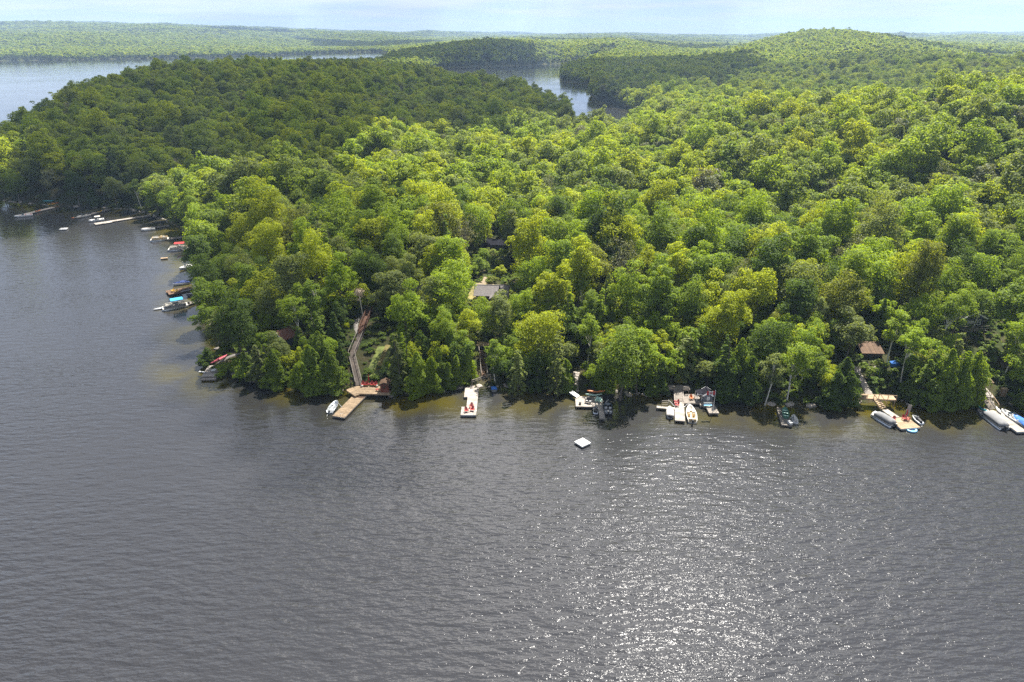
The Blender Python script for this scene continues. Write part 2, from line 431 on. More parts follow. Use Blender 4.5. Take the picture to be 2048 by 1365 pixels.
cloud(shade_d([(1110, 1120), (1110, 1420), (1300, 1450), (1480, 1320), (1500, 1020), (1420, 820), (1300, 730), (1220, 680), (1160, 760)]), 760, 0.88, 'c', 20.0, 25.0)
cloud(shade_d([(1780, 1900), (2400, 1500), (2600, 2800), (1850, 2700)]), 900, 0.9, 'c', 40.0, 60.0)
cloud(shade_d([(430, 4700), (560, 4700), (580, 6500), (300, 6500)]), 1000, 0.95, 'c', 60.0, 80.0)
cloud(shade_d([(1080, 2700), (1420, 2700), (1460, 3700), (1050, 3600)]), 950, 0.85, 'c', 40.0, 60.0)
cloud(shade_d([(640, 3300), (820, 3000), (860, 4200), (600, 4400)]), 950, 0.8, 'c', 45.0, 60.0)
cloud(shade_d([(1260, 640), (1450, 580), (1750, 575), (2400, 620), (2400, 1150), (1850, 1200), (1560, 1000), (1400, 780)]), 700, 0.34, 'c', 20.0, 25.0)  # unseen thin cloud, added to dim the land behind the near crest
# ------------------------------------------------------------------ foliage materials
def leaf_material(name, per_object, ramp=None, trans=0.46):
    """leaf colour varies leaf by leaf; per_object: the tree's own colour, else drawn from the ramp per plant"""
    m, nt, b = newmat(name)
    oi = nt.nodes.new('ShaderNodeObjectInfo')
    gm_ = nt.nodes.new('ShaderNodeNewGeometry')
    if per_object:
        src = oi.outputs['Color']
    else:
        rp = nt.nodes.new('ShaderNodeValToRGB')
        rp.color_ramp.interpolation = 'LINEAR'
        els = rp.color_ramp.elements
        while len(els) < len(ramp): els.new(0.5)
        for k, (e, c) in enumerate(zip(els, ramp)):
            e.position = k / (len(ramp) - 1); e.color = (*c, 1)
        nl = nt.nodes.new('ShaderNodeTexNoise'); nl.inputs['Scale'].default_value = 0.012; nl.inputs['Detail'].default_value = 3     # stands of one kind
        nt.links.new(oi.outputs['Location'], nl.inputs['Vector'])
        st = nt.nodes.new('ShaderNodeMapRange'); st.inputs['From Min'].default_value = 0.3; st.inputs['From Max'].default_value = 0.7
        nt.links.new(nl.outputs['Fac'], st.inputs['Value'])
        mr_ = nt.nodes.new('ShaderNodeMix'); mr_.data_type = 'FLOAT'; mr_.inputs[0].default_value = 0.58
        nt.links.new(oi.outputs['Random'], mr_.inputs[2]); nt.links.new(st.outputs[0], mr_.inputs[3])
        nt.links.new(mr_.outputs[0], rp.inputs[0]); src = rp.outputs[0]
    mr = nt.nodes.new('ShaderNodeMapRange'); mr.inputs['To Min'].default_value = 0.80; mr.inputs['To Max'].default_value = 1.22
    nt.links.new(gm_.outputs['Random Per Island'], mr.inputs['Value'])
    vm = nt.nodes.new('ShaderNodeVectorMath'); vm.operation = 'SCALE'
    nt.links.new(src, vm.inputs[0]); nt.links.new(mr.outputs[0], vm.inputs['Scale'])
    nt.links.new(vm.outputs[0], b.inputs['Base Color'])
    b.inputs['Roughness'].default_value = 0.62
    b.inputs['Specular IOR Level'].default_value = 0.28
    tl = nt.nodes.new('ShaderNodeBsdfTranslucent')
    hs = nt.nodes.new('ShaderNodeVectorMath'); hs.operation = 'MULTIPLY'; hs.inputs[1].default_value = (1.75, 1.65, 0.45)
    nt.links.new(vm.outputs[0], hs.inputs[0]); nt.links.new(hs.outputs[0], tl.inputs[0])
    mx_ = nt.nodes.new('ShaderNodeMixShader'); mx_.inputs[0].default_value = trans
    out = nt.nodes['Material Output']
    nt.links.new(b.outputs[0], mx_.inputs[1]); nt.links.new(tl.outputs[0], mx_.inputs[2]); nt.links.new(mx_.outputs[0], out.inputs['Surface'])
    return m
GREENS = [('yellow-green', (0.270, 0.315, 0.012)), ('bright green', (0.195, 0.270, 0.015)), ('mid-green', (0.146, 0.212, 0.018)), ('dark green', (0.080, 0.130, 0.016)), ('grey-green', (0.170, 0.208, 0.060)), ('olive', (0.180, 0.205, 0.028))]
m_leaf = leaf_material('tree_leaves', True)
WOOD = [c for _, c in GREENS]
m_leaf_wood = leaf_material('woodland_leaves', False, [WOOD[3], WOOD[2], WOOD[1], WOOD[0], WOOD[1], WOOD[4], WOOD[2], WOOD[0], WOOD[5]])
m_leaf_dark = leaf_material('conifer_needles', False, [(0.028, 0.052, 0.014), (0.045, 0.075, 0.018), (0.034, 0.06, 0.02)], 0.2)
m_leaf_under = leaf_material('undergrowth_leaves', False, [(0.07, 0.13, 0.014), (0.14, 0.20, 0.014), (0.10, 0.15, 0.02), (0.17, 0.19, 0.03), (0.12, 0.19, 0.012)])
m_bark = plain('grey_bark', (0.13, 0.11, 0.09), 0.95, var=0.35, scale=3)
m_birch = plain('white_birch_bark', (0.62, 0.58, 0.50), 0.85, var=0.3, scale=2.2)
m_twigbark = plain('pale_grey_bark', (0.30, 0.26, 0.22), 0.95, var=0.25, scale=3)
m_dead = plain('bleached_deadwood', (0.52, 0.42, 0.32), 0.95, var=0.2, scale=3)

m_twigs = leaf_material('thin_grey_foliage', False, [(0.16, 0.15, 0.09), (0.13, 0.15, 0.07), (0.17, 0.14, 0.10)], 0.3)
# ------------------------------------------------------------------ crowns: thousands of leaf sprays spread through lobes
def sprays(Pc, Nn, size, rg, aspect=0.62, droop=0.0):
    """one bent rhombus of leaf per point; Pc centres, Nn facing"""
    n = len(Pc)
    Nn = Nn / (np.linalg.norm(Nn, axis=1, keepdims=True) + 1e-9)
    a = rg.normal(size=(n, 3)); a[:, 2] -= droop
    T = np.cross(Nn, a); T /= (np.linalg.norm(T, axis=1, keepdims=True) + 1e-9)
    B = np.cross(Nn, T)
    s = (size * rg.uniform(0.65, 1.35, n))[:, None]
    v0 = Pc - T * s * 0.5
    v1 = Pc + B * s * aspect * 0.5 + Nn * s * 0.10
    v2 = Pc + T * s * 0.5 - Nn * s * 0.08
    v3 = Pc - B * s * aspect * 0.5 + Nn * s * 0.10
    V = np.stack([v0, v1, v2, v3], 1).reshape(-1, 3)
    Q = np.arange(4 * n).reshape(n, 4)
    return V, Q
def unit(n, rg):
    v = rg.normal(size=(n, 3))
    return v / np.linalg.norm(v, axis=1, keepdims=True)
def broad_crown(name, seed, h=18.0, r=4.6, nq=5200, size=0.5, lobes=26, base=0.30, mat=None, fill=0.16, top=0.5):
    rg = np.random.default_rng(seed)
    zc, rz = h * (base + (1 - base) * 0.46), h * (1 - base) * 0.54
    cen, rad = [], []
    k = 0
    while len(cen) < lobes and k < 2000:
        k += 1
        u = unit(1, rg)[0]
        u[2] = abs(u[2]) if rg.random() < 0.62 else u[2]
        f = rg.uniform(0.5, 0.92)
        an = math.atan2(u[1], u[0]); f *= 0.92 + 0.22 * math.sin(2 * an + seed) + 0.14 * math.sin(3 * an + seed * 1.7) * (1 - abs(u[2]))
        c = np.array([u[0] * r * f, u[1] * r * f, u[2] * rz * f])
        rr = rg.choice([rg.uniform(0.17, 0.27), rg.uniform(0.27, 0.42)]) * r * (1.0 if f > 0.65 else 1.3)
        if any(np.linalg.norm((c - q) / np.array([1, 1, 1.15])) < 0.62 * max(rr, s_) for q, s_ in zip(cen, rad)): continue
        cen.append(c); rad.append(rr)
    cen = np.array(cen); rad = np.array(rad)
    w = rad ** 2; w /= w.sum()
    which = rg.choice(len(cen), nq, p=w)
    u = unit(nq, rg)
    flip = (u[:, 2] < -0.25) & (rg.random(nq) < 0.75)
    u[flip, 2] *= -1
    fr = np.where(rg.random(nq) < fill, rg.uniform(0.3, 0.9, nq), rg.uniform(0.86, 1.08, nq))
    # sub clumps on the lobe, so its outline is uneven
    ph = rg.uniform(0, 6.28, (len(cen), 3))
    bump = 1 + 0.16 * np.sin(u[:, 0] * 7 + ph[which, 0]) * np.sin(u[:, 1] * 7 + ph[which, 1]) + 0.12 * np.sin(u[:, 2] * 9 + ph[which, 2])
    P = cen[which] + u * (rad[which] * fr * bump)[:, None] * np.array([1, 1, 0.82])
    P[:, 2] += zc
    Nn = u * 1.0 + rg.normal(size=(nq, 3)) * 0.34 + np.array([0, 0, 0.34])
    V, Q = sprays(P, Nn, size, rg)
    return mesh_np(name, V, Q, mat), [(tuple(c + np.array([0, 0, zc])), q) for c, q in zip(cen, rad)]
def cone_crown(name, seed, h=12.0, r=3.0, nq=3600, size=0.5, mat=None, power=0.8, zb=0.02, clumps=26, rough=0.55):
    """cedar: dense flame of upright sprays down to the ground"""
    rg = np.random.default_rng(seed)
    zf = 1 - np.sqrt(rg.random(nq)) * (1 - zb)
    zf = np.where(rg.random(nq) < 0.25, rg.uniform(zb, 1, nq), zf)
    th = rg.uniform(0, 6.283, nq)
    cl = rg.uniform(0, 6.283, clumps); cz_ = rg.random(clumps)
    # clump bulges
    d2 = np.full(nq, 9.0)
    for a, z_ in zip(cl, cz_):
        da = np.abs((th - a + 3.1416) % 6.2832 - 3.1416)
        d2 = np.minimum(d2, (da * 1.6) ** 2 + ((zf - z_) * 7) ** 2)
    prof = r * np.power(np.clip(1 - zf, 0, 1), power) * (0.9 - 0.35 * np.exp(-((zf) / 0.06) ** 2))
    rr = prof * (1 - rough + rough * 1.6 * np.exp(-d2 * 1.8)) * np.where(rg.random(nq) < 0.15, rg.uniform(0.4, 0.9, nq), rg.uniform(0.86, 1.06, nq)) + 0.05
    P = np.stack([np.cos(th) * rr, np.sin(th) * rr, zf * h], -1)
    Nn = np.stack([np.cos(th), np.sin(th), np.full(nq, 0.45)], -1) + rg.normal(size=(nq, 3)) * 0.45
    V, Q = sprays(P, Nn, size, rg, 0.6, 2.0)
    return mesh_np(name, V, Q, mat)
def tier_crown(name, seed, h=16.0, r=3.4, nq=3600, size=0.5, mat=None, zb=0.12, tiers=17, droop=0.28, power=0.85):
    """spruce or hemlock: whorls of drooping boughs with gaps between"""
    rg = np.random.default_rng(seed)
    P, Nn = [], []
    tot = 0
    bl = []
    for k in range(tiers):
        zf = zb + (1 - zb) * (k + rg.uniform(-0.3, 0.3)) / tiers
        L0 = r * max(0.08, (1 - zf)) ** power
        for j in range(rg.integers(5, 8)):
            bl.append((zf, rg.uniform(0, 6.283), L0 * rg.uniform(0.65, 1.15)))
    W = np.array([b_[2] for b_ in bl]); W = W ** 1.4 / (W ** 1.4).sum()
    which = rg.choice(len(bl), nq, p=W)
    B = np.array(bl)[which]
    f = np.sqrt(rg.uniform(0.02, 1, nq))
    side = rg.normal(size=nq) * 0.17 * (1.15 - f) * B[:, 2] + rg.normal(size=nq) * 0.12
    ll = f * B[:, 2]
    x = np.cos(B[:, 1]) * ll - np.sin(B[:, 1]) * side
    y = np.sin(B[:, 1]) * ll + np.cos(B[:, 1]) * side
    z = B[:, 0] * h - droop * ll * f - np.abs(side) * 0.35 + rg.normal(size=nq) * 0.10
    P = np.stack([x, y, np.maximum(z, 0.15)], -1)
    Nn = np.stack([np.cos(B[:, 1]) * 0.45, np.sin(B[:, 1]) * 0.45, np.ones(nq)], -1) + rg.normal(size=(nq, 3)) * 0.38
    V, Q = sprays(P, Nn, size, rg, 0.55)
    return mesh_np(name, V, Q, mat)

def tube_np(paths, sides=6):
    """paths: list of [(x,y,z,r), ...] -> V, Q"""
    VV, QQ, off = [], [], 0
    for path in paths:
        p = np.array(path, float); n = len(p)
        d = np.gradient(p[:, :3], axis=0); d /= np.linalg.norm(d, axis=1, keepdims=True) + 1e-9
        ref = np.where(np.abs(d[:, 2:3]) > 0.9, np.array([[1., 0, 0]]), np.array([[0, 0, 1.]]))
        a = np.cross(d, ref); a /= np.linalg.norm(a, axis=1, keepdims=True) + 1e-9
        b_ = np.cross(d, a)
        th = np.arange(sides) / sides * 6.2832
        ring = p[:, None, :3] + (np.cos(th)[None, :, None] * a[:, None] + np.sin(th)[None, :, None] * b_[:, None]) * p[:, None, 3:4]
        VV.append(ring.reshape(-1, 3))
        i = np.arange(n * sides).reshape(n, sides) + off
        j = np.roll(i, -1, 1)
        QQ.append(np.stack([i[:-1].ravel(), j[:-1].ravel(), j[1:].ravel(), i[1:].ravel()], -1))
        off += n * sides
    return np.concatenate(VV), np.concatenate(QQ)
def trunk_mesh(name, seed, h, r0, mat, limbs=(), lean=0.0, bend=0.03, topf=0.85, sides=7):
    rg = np.random.default_rng(seed)
    zs = np.linspace(-0.9, h * topf, 9)
    a = rg.uniform(0, 6.28)
    px_ = np.sin(zs / h * 3 + a) * h * bend; py_ = np.cos(zs / h * 3.6 + a) * h * bend
    px_ -= px_[1]; py_ -= py_[1]
    main = [(px_[k] + lean * max(zs[k], 0), py_[k], zs[k], r0 * (1.25 if k == 0 else 1) * (1 - 0.86 * k / 8)) for k in range(9)]
    paths = [main]
    for (c, rr) in limbs:
        z0 = min(max(c[2] * 0.62, h * 0.22), h * 0.7)
        k = z0 / (h * topf)
        s = (np.interp(z0, zs, px_), np.interp(z0, zs, py_), z0)
        m = tuple(s[q] * 0.45 + c[q] * 0.55 + (0.5 if q == 2 else 0) for q in range(3))
        rr0 = r0 * (1 - 0.8 * k) * 0.55
        paths.append([(*s, rr0), (*m, rr0 * 0.6), (*c, rr0 * 0.2)])
    V, Q = tube_np(paths, sides)
    return mesh_np(name, V, Q, mat, True)

PROTO = {k: [] for k in ('bare_tree', 'young_tree', 'broadleaf_tree', 'birch_tree', 'cedar_tree', 'spruce_tree', 'pale_hemlock_tree', 'shrub')}   # (crown mesh, trunk mesh, height, radius)
for k in range(9):
    h, r = [(18, 4.8), (20, 4.6), (17, 5.4), (19, 5.0), (16, 4.4), (21, 5.2), (18, 4.2), (17, 5.8), (19, 4.5)][k]
    me, lobes = broad_crown('crown', 100 + k, h, r, 6600, 0.47, 34 + k % 4 * 5, 0.14, m_leaf)
    PROTO['broadleaf_tree'].append((me, trunk_mesh('trunk', 200 + k, h, 0.27, m_bark, lobes[:9]), h, r))
for k in range(4):
    h, r = [(15, 2.8), (16, 3.0), (13, 2.6), (14, 3.2)][k]
    me, lobes = broad_crown('crown', 300 + k, h, r, 3000, 0.36, 30, 0.36, m_leaf, fill=0.4)
    PROTO['birch_tree'].append((me, trunk_mesh('trunk', 320 + k, h, 0.17, m_birch, lobes[:12], bend=0.035), h, r))
for k in range(4):
    h, r = [(11, 2.9), (12.5, 2.7), (9.5, 2.8), (10.5, 3.3)][k]
    PROTO['cedar_tree'].append((cone_crown('crown', 400 + k, h, r, 4200, 0.46, m_leaf, [0.50, 0.58, 0.45, 0.52][k]), trunk_mesh('trunk', 420 + k, h, 0.2, m_bark), h, r))
for k in range(4):
    h, r = [(17, 3.3), (15, 3.0), (18, 3.7), (14, 3.2)][k]
    PROTO['spruce_tree'].append((tier_crown('crown', 500 + k, h, r, 4200, 0.5, m_leaf), trunk_mesh('trunk', 520 + k, h, 0.22, m_bark, topf=0.97), h, r))
for k in range(2):
    h, r = [(14, 3.6), (13, 3.3)][k]
    PROTO['pale_hemlock_tree'].append((tier_crown('crown', 540 + k, h, r, 2700, 0.55, m_leaf, zb=0.04, tiers=12, droop=0.5, power=0.6), trunk_mesh('trunk', 560 + k, h, 0.2, m_bark, topf=0.97), h, r))
for k in range(3):
    me, lobes = broad_crown('foliage', 600 + k, 2.4, 1.7, 900, 0.3, 9, 0.0, m_leaf, fill=0.3)
    PROTO['shrub'].append((me, trunk_mesh('stem', 620 + k, 2.0, 0.05, m_bark, lobes[:4], sides=5), 2.4, 1.7))
for k in range(4):
    h, r = [(6, 2.2), (7.5, 2.3), (5, 2.3), (8.5, 2.5)][k]
    me, lobes = broad_crown('crown', 640 + k, h, r, 2400, 0.36, 22, 0.05, m_leaf)
    PROTO['young_tree'].append((me, trunk_mesh('trunk', 660 + k, h, 0.09, m_bark, lobes[:6], sides=5), h, r))
for k in range(3):
    me, lobes = broad_crown('crown', 680 + k, 17, 4.0, 900, 0.4, 26, 0.3, m_twigs, fill=0.6)
    PROTO['bare_tree'].append((me, trunk_mesh('trunk', 690 + k, 17, 0.2, m_twigbark, lobes, bend=0.03), 17, 4.0))
MID = []       # single-mesh trees for the woods farther off
for k in range(7):
    h, r = [(18, 4.8), (20, 4.6), (17, 5.4), (19, 4.4), (16, 4.6), (21, 5.0), (18, 4.2)][k]
    MID.append(broad_crown('crown', 700 + k, h, r, 2200, 0.72, 22, 0.16, m_leaf_wood)[0])
MID.append(tier_crown('crown', 720, 18, 3.3, 900, 0.85, m_leaf_dark))
MID.append(broad_crown('crown', 715, 15, 3.8, 700, 0.8, 22, 0.25, m_twigs, fill=0.5)[0])
MID.append(tier_crown('crown', 721, 20, 3.4, 900, 0.85, m_leaf_dark, tiers=11))
FAR = []
for k in range(5):
    h, r = [(18, 5.2), (20, 4.9), (17, 5.6), (19, 5.0), (16, 5.0)][k]
    FAR.append(broad_crown('crown', 740 + k, h, r, 230, 2.2, 10, 0.15, m_leaf_wood, fill=0.05)[0])
FAR.append(tier_crown('crown', 760, 19, 3.5, 150, 1.7, m_leaf_dark, tiers=9))
UNDER = [broad_crown('foliage', 780 + k, 1.3, 1.0, 150, 0.42, 6, 0.0, m_leaf_under, fill=0.3)[0] for k in range(3)]

def protos(meshes, tag_):
    out = []
    for k, me in enumerate(meshes):
        out.append(bpy.data.objects.new('woodland_tree_%s' % tag_, me))
    return out
def scatter(name, P, rot, scl, idx, meshes, kind='stuff', label=None, cat=None):
    """points carrying one plant each, through geometry nodes"""
    me = bpy.data.meshes.new(name)
    n = len(P)
    me.vertices.add(n); me.vertices.foreach_set('co', np.asarray(P, np.float32).ravel())
    for nm, ty, arr in (('turn', 'FLOAT_VECTOR', np.stack([np.zeros(n), np.zeros(n), rot], -1)), ('grow', 'FLOAT_VECTOR', scl)):
        a = me.attributes.new(nm, ty, 'POINT'); a.data.foreach_set('vector', np.asarray(arr, np.float32).ravel())
    a = me.attributes.new('kind_of_plant', 'INT', 'POINT'); a.data.foreach_set('value', np.asarray(idx, np.int32))
    o = link(name, me)
    ng = bpy.data.node_groups.new(name, 'GeometryNodeTree')
    ng.interface.new_socket('Geometry', in_out='INPUT', socket_type='NodeSocketGeometry')
    ng.interface.new_socket('Geometry', in_out='OUTPUT', socket_type='NodeSocketGeometry')
    gi = ng.nodes.new('NodeGroupInput'); go = ng.nodes.new('NodeGroupOutput')
    ip = ng.nodes.new('GeometryNodeInstanceOnPoints')
    jn = ng.nodes.new('GeometryNodeJoinGeometry')
    for p in protos(meshes, name)[::-1]:            # the join takes its inputs last link first
        ob = ng.nodes.new('GeometryNodeObjectInfo'); ob.inputs['Object'].default_value = p
        ob.inputs['As Instance'].default_value = True
        ng.links.new(ob.outputs['Geometry'], jn.inputs[0])
    def attr(nm, ty):
        q = ng.nodes.new('GeometryNodeInputNamedAttribute'); q.data_type = ty; q.inputs['Name'].default_value = nm
        return q.outputs['Attribute']
    ip.inputs['Pick Instance'].default_value = True
    ng.links.new(gi.outputs[0], ip.inputs['Points']); ng.links.new(jn.outputs[0], ip.inputs['Instance'])
    ng.links.new(attr('kind_of_plant', 'INT'), ip.inputs['Instance Index'])
    e2r = ng.nodes.new('FunctionNodeEulerToRotation')
    ng.links.new(attr('turn', 'FLOAT_VECTOR'), e2r.inputs[0]); ng.links.new(e2r.outputs[0], ip.inputs['Rotation'])
    ng.links.new(attr('grow', 'FLOAT_VECTOR'), ip.inputs['Scale'])
    ng.links.new(ip.outputs[0], go.inputs[0])
    md = o.modifiers.new('plants', 'NODES'); md.node_group = ng
    return tag(o, label, cat, kind=kind)
# ------------------------------------------------------------------ where trees stand
# openings the photograph looks into: (x0, y0, x1, y1, distance): no nearer crown may cover them
OPEN = [(425, 652, 505, 690, 139), (1515, 772, 1592, 812, 121), (738, 690, 776, 768, 141), (1768, 735, 1800, 788, 131), (940, 560, 1004, 622, 164), (962, 545, 1000, 575, 175), (984, 490, 1004, 508, 200), (700, 632, 764, 792, 150), (560, 660, 590, 686, 142), (404, 700, 442, 765, 135), (440, 690, 500, 716, 140),
        (955, 692, 976, 782, 140), (925, 766, 990, 835, 125), (1141, 742, 1160, 792, 128), (1150, 782, 1225, 835, 122), (1325, 766, 1430, 830, 124),
        (1706, 692, 1768, 716, 140), (1708, 735, 1768, 800, 132), (1770, 712, 1800, 740, 136), (1700, 780, 1850, 865, 122), (1952, 765, 2048, 870, 124), (1917, 634, 1934, 656, 152), (1906, 684, 1936, 770, 140), (1940, 700, 1960, 790, 130),
        (1548, 800, 1650, 818, 119), (1740, 720, 1770, 760, 136), (88, 392, 116, 418, 300)]
def tree_box(x, y, z, h, r):
    zc = y * CP - (z - HCAM) * SP
    cx, by = proj(x, y, z); _, ty = proj(x, y, z + h)
    w = F / zc * r
    return cx - w * 0.85, ty, cx + w * 0.85, by
def blocked(x, y, z, h, r, d):
    bx = tree_box(x, y, z, h, r)
    if not (-500 < bx[0] < 2500): return False
    for x0, y0, x1, y1, od in OPEN:
        if d < od + 1 and bx[0] < x1 and bx[2] > x0 and bx[1] < y1 and bx[3] > y0: return True
    return False
FOOT = []     # ground kept free of trunks: (x, y, radius)
for px, py, z, r in [(977, 600, 5, 6), (960, 575, 5, 4), (575, 676, 5, 5), (740, 640, 4, 3), (715, 660, 3, 4), (722, 690, 2, 3), (750, 720, 1, 4), (745, 755, 1, 5), (765, 690, 2, 4), (1743, 702, 5, 8), (1735, 760, 2, 9), (1755, 785, 1, 6), (1765, 745, 3, 6), (1925, 640, 6, 5), (1970, 775, 1.5, 5), (965, 730, 2, 3), (1150, 765, 1, 2),
                     (1925, 730, 2, 4), (425, 740, .5, 5), (470, 708, 1.5, 3), (1395, 790, 1, 4), (1600, 800, .5, 5), (995, 495, 5, 5)]:
    p = at(px, py, z); FOOT.append((p.x, p.y, r))
FOOT = np.array(FOOT)

TREES = []      # kind, variant, x, y, z, scale_xy, scale_z, turn, colour index, lean(x,y)
def hero(kind, px, py, h, r, col, var=None, lean=(0, 0)):
    p = on_ground(px, py)
    v = rng.integers(len(PROTO[kind])) if var is None else var
    _, _, H, RR = PROTO[kind][v]
    TREES.append(dict(kind=kind, v=int(v), x=p.x, y=p.y, z=p.z, sx=r / RR, sz=h / H, turn=rng.uniform(0, 6.28), col=col, lean=lean, hero=True))
H_ = hero
# the shore from west to east, as the photograph shows it
H_('shrub', 414, 735, 2.8, 2.2, 3); H_('cedar_tree', 418, 728, 3.8, 2.0, 3, 2)
H_('shrub', 452, 752, 3.0, 3.4, 1, 0); H_('shrub', 487, 758, 3.0, 3.2, 1, 1)
H_('birch_tree', 446, 692, 11, 2.9, 2, 0, (-0.34, 0)); H_('birch_tree', 473, 690, 10, 2.6, 4, 2, (-0.22, 0)); H_('birch_tree', 492, 686, 10, 2.6, 1, 3, (-0.18, 0.1))
H_('spruce_tree', 522, 768, 9.0, 3.3, 4, 1); H_('cedar_tree', 556, 774, 8.5, 3.2, 2, 3); H_('spruce_tree', 498, 756, 7, 2.6, 2, 0)
H_('cedar_tree', 628, 783, 10.0, 3.7, 2, 0); H_('cedar_tree', 666, 783, 9.2, 3.6, 2, 3); H_('cedar_tree', 606, 777, 6.0, 2.8, 1, 2); H_('cedar_tree', 647, 762, 11, 3.0, 2, 1)
H_('birch_tree', 602, 692, 12, 3.0, 1, 1, (-0.12, 0)); H_('spruce_tree', 604, 712, 7.0, 2.6, 2, 3); H_('broadleaf_tree', 560, 745, 8.5, 2.8, 4, 4); H_('spruce_tree', 540, 752, 7.5, 2.7, 2, 1); H_('birch_tree', 646, 668, 13, 3.2, 2, 2, (-0.15, 0)); H_('birch_tree', 628, 662, 12, 2.8, 1, 0, (-0.25, 0))
H_('spruce_tree', 672, 690, 8, 2.6, 3, 3); H_('spruce_tree', 640, 700, 9, 3.0, 2, 1); H_('broadleaf_tree', 690, 640, 15, 3.5, 1, 6)
H_('broadleaf_tree', 815, 690, 14, 4.0, 1, 4); H_('broadleaf_tree', 790, 640, 13, 4.0, 4, 8)
H_('spruce_tree', 800, 786, 13.5, 2.9, 4, 0); H_('cedar_tree', 838, 792, 9.5, 3.0, 1, 1); H_('cedar_tree', 866, 784, 7.5, 2.5, 1, 2); H_('spruce_tree', 812, 772, 12, 3.0, 1, 2)
H_('broadleaf_tree', 925, 742, 8.5, 2.5, 1, 6); H_('cedar_tree', 905, 738, 9, 2.4, 2, 1); H_('broadleaf_tree', 890, 720, 11, 3.0, 1, 0); H_('broadleaf_tree', 940, 700, 10, 2.8, 0, 4); H_('broadleaf_tree', 972, 672, 9, 3.0, 1, 2); H_('broadleaf_tree', 1000, 690, 12, 3.2, 4, 1); H_('cedar_tree', 897, 779, 6.0, 1.7, 2, 0); H_('cedar_tree', 915, 770, 6.5, 2.0, 1, 1); H_('cedar_tree', 940, 758, 7.0, 1.7, 1, 2); H_('cedar_tree', 880, 768, 8, 2.2, 2, 3)
H_('pale_hemlock_tree', 1036, 784, 10.5, 2.7, 4, 0, (-0.02, -0.1)); H_('spruce_tree', 1075, 782, 9.5, 2.8, 3, 1); H_('spruce_tree', 1112, 788, 14, 3.0, 4, 2); H_('cedar_tree', 1130, 782, 7, 2.2, 2, 0); H_('birch_tree', 990, 768, 10.5, 2.0, 2, 2)
H_('broadleaf_tree', 1240, 802, 15.0, 4.7, 2, 3); H_('broadleaf_tree', 1272, 788, 13, 3.6, 1, 6); H_('cedar_tree', 1300, 790, 6.5, 2.3, 2, 1); H_('cedar_tree', 1205, 786, 9, 2.8, 1, 1); H_('cedar_tree', 1320, 786, 7.0, 2.2, 3, 0)
H_('pale_hemlock_tree', 1365, 752, 9.5, 3.9, 4, 1); H_('pale_hemlock_tree', 1380, 745, 10.5, 3.3, 2, 0)
H_('cedar_tree', 1455, 800, 9.0, 3.0, 3, 0); H_('spruce_tree', 1440, 786, 13, 3.2, 3, 2); H_('cedar_tree', 1492, 802, 9.5, 3.0, 3, 3); H_('cedar_tree', 1470, 778, 11, 2.8, 2, 1)
H_('birch_tree', 1530, 811, 11.5, 2.5, 4, 2); H_('birch_tree', 1572, 806, 13.5, 3.3, 1, 1, (0.09, 0)); H_('birch_tree', 1601, 770, 13, 3.0, 2, 3)
H_('cedar_tree', 1662, 812, 7.8, 2.9, 3, 0); H_('cedar_tree', 1690, 812, 7.5, 2.8, 3, 3); H_('cedar_tree', 1678, 800, 9.0, 2.8, 3, 1)
H_('broadleaf_tree', 1690, 722, 11, 4.0, 4, 4)
H_('spruce_tree', 1838, 812, 11.5, 2.9, 2, 1); H_('cedar_tree', 1872, 818, 12.5, 3.3, 2, 1); H_('cedar_tree', 1905, 818, 12.0, 3.3, 2, 3); H_('cedar_tree', 1928, 812, 11.5, 2.9, 1, 0); H_('cedar_tree', 1852, 796, 9.5, 3.0, 3, 2); H_('cedar_tree', 1820, 800, 7, 2.3, 2, 0); H_('spruce_tree', 1890, 790, 14, 3.2, 4, 0)
H_('broadleaf_tree', 2042, 800, 13.5, 3.9, 1, 8); H_('birch_tree', 2008, 752, 13, 3.2, 1, 3); H_('cedar_tree', 2055, 826, 6, 3, 2, 1); H_('broadleaf_tree', 2010, 700, 16, 5.0, 2, 0); H_('birch_tree', 1800, 765, 12, 2.7, 1, 0, (0.07, 0)); H_('birch_tree', 1772, 728, 12, 2.8, 1, 2, (0.12, 0))
for px, py, h, c in [(948, 556, 4.5, 1), (956, 548, 5.5, 2), (1004, 556, 4.0, 0), (972, 544, 3.0, 1), (986, 533, 3.6, 2), (997, 541, 3.2, 0), (979, 522, 4.0, 4), (1002, 522, 4.4, 1), (992, 553, 2.2, 0), (967, 530, 5.0, 2)]: H_('young_tree', px, py, h, h * .42, c)
H_('broadleaf_tree', 1905, 668, 11, 3.4, 1, 5); H_('birch_tree', 1944, 660, 10, 2.4, 2, 1)
for px, py, h in [(1240, 610, 17), (1335, 560, 18), (1098, 445, 18), (932, 540, 16), (1862, 440, 19), (2032, 450, 18), (590, 520, 16), (1500, 300, 17), (1690, 600, 17), (1470, 640, 15)]: H_('bare_tree', px, py, h, h * .23, 4)
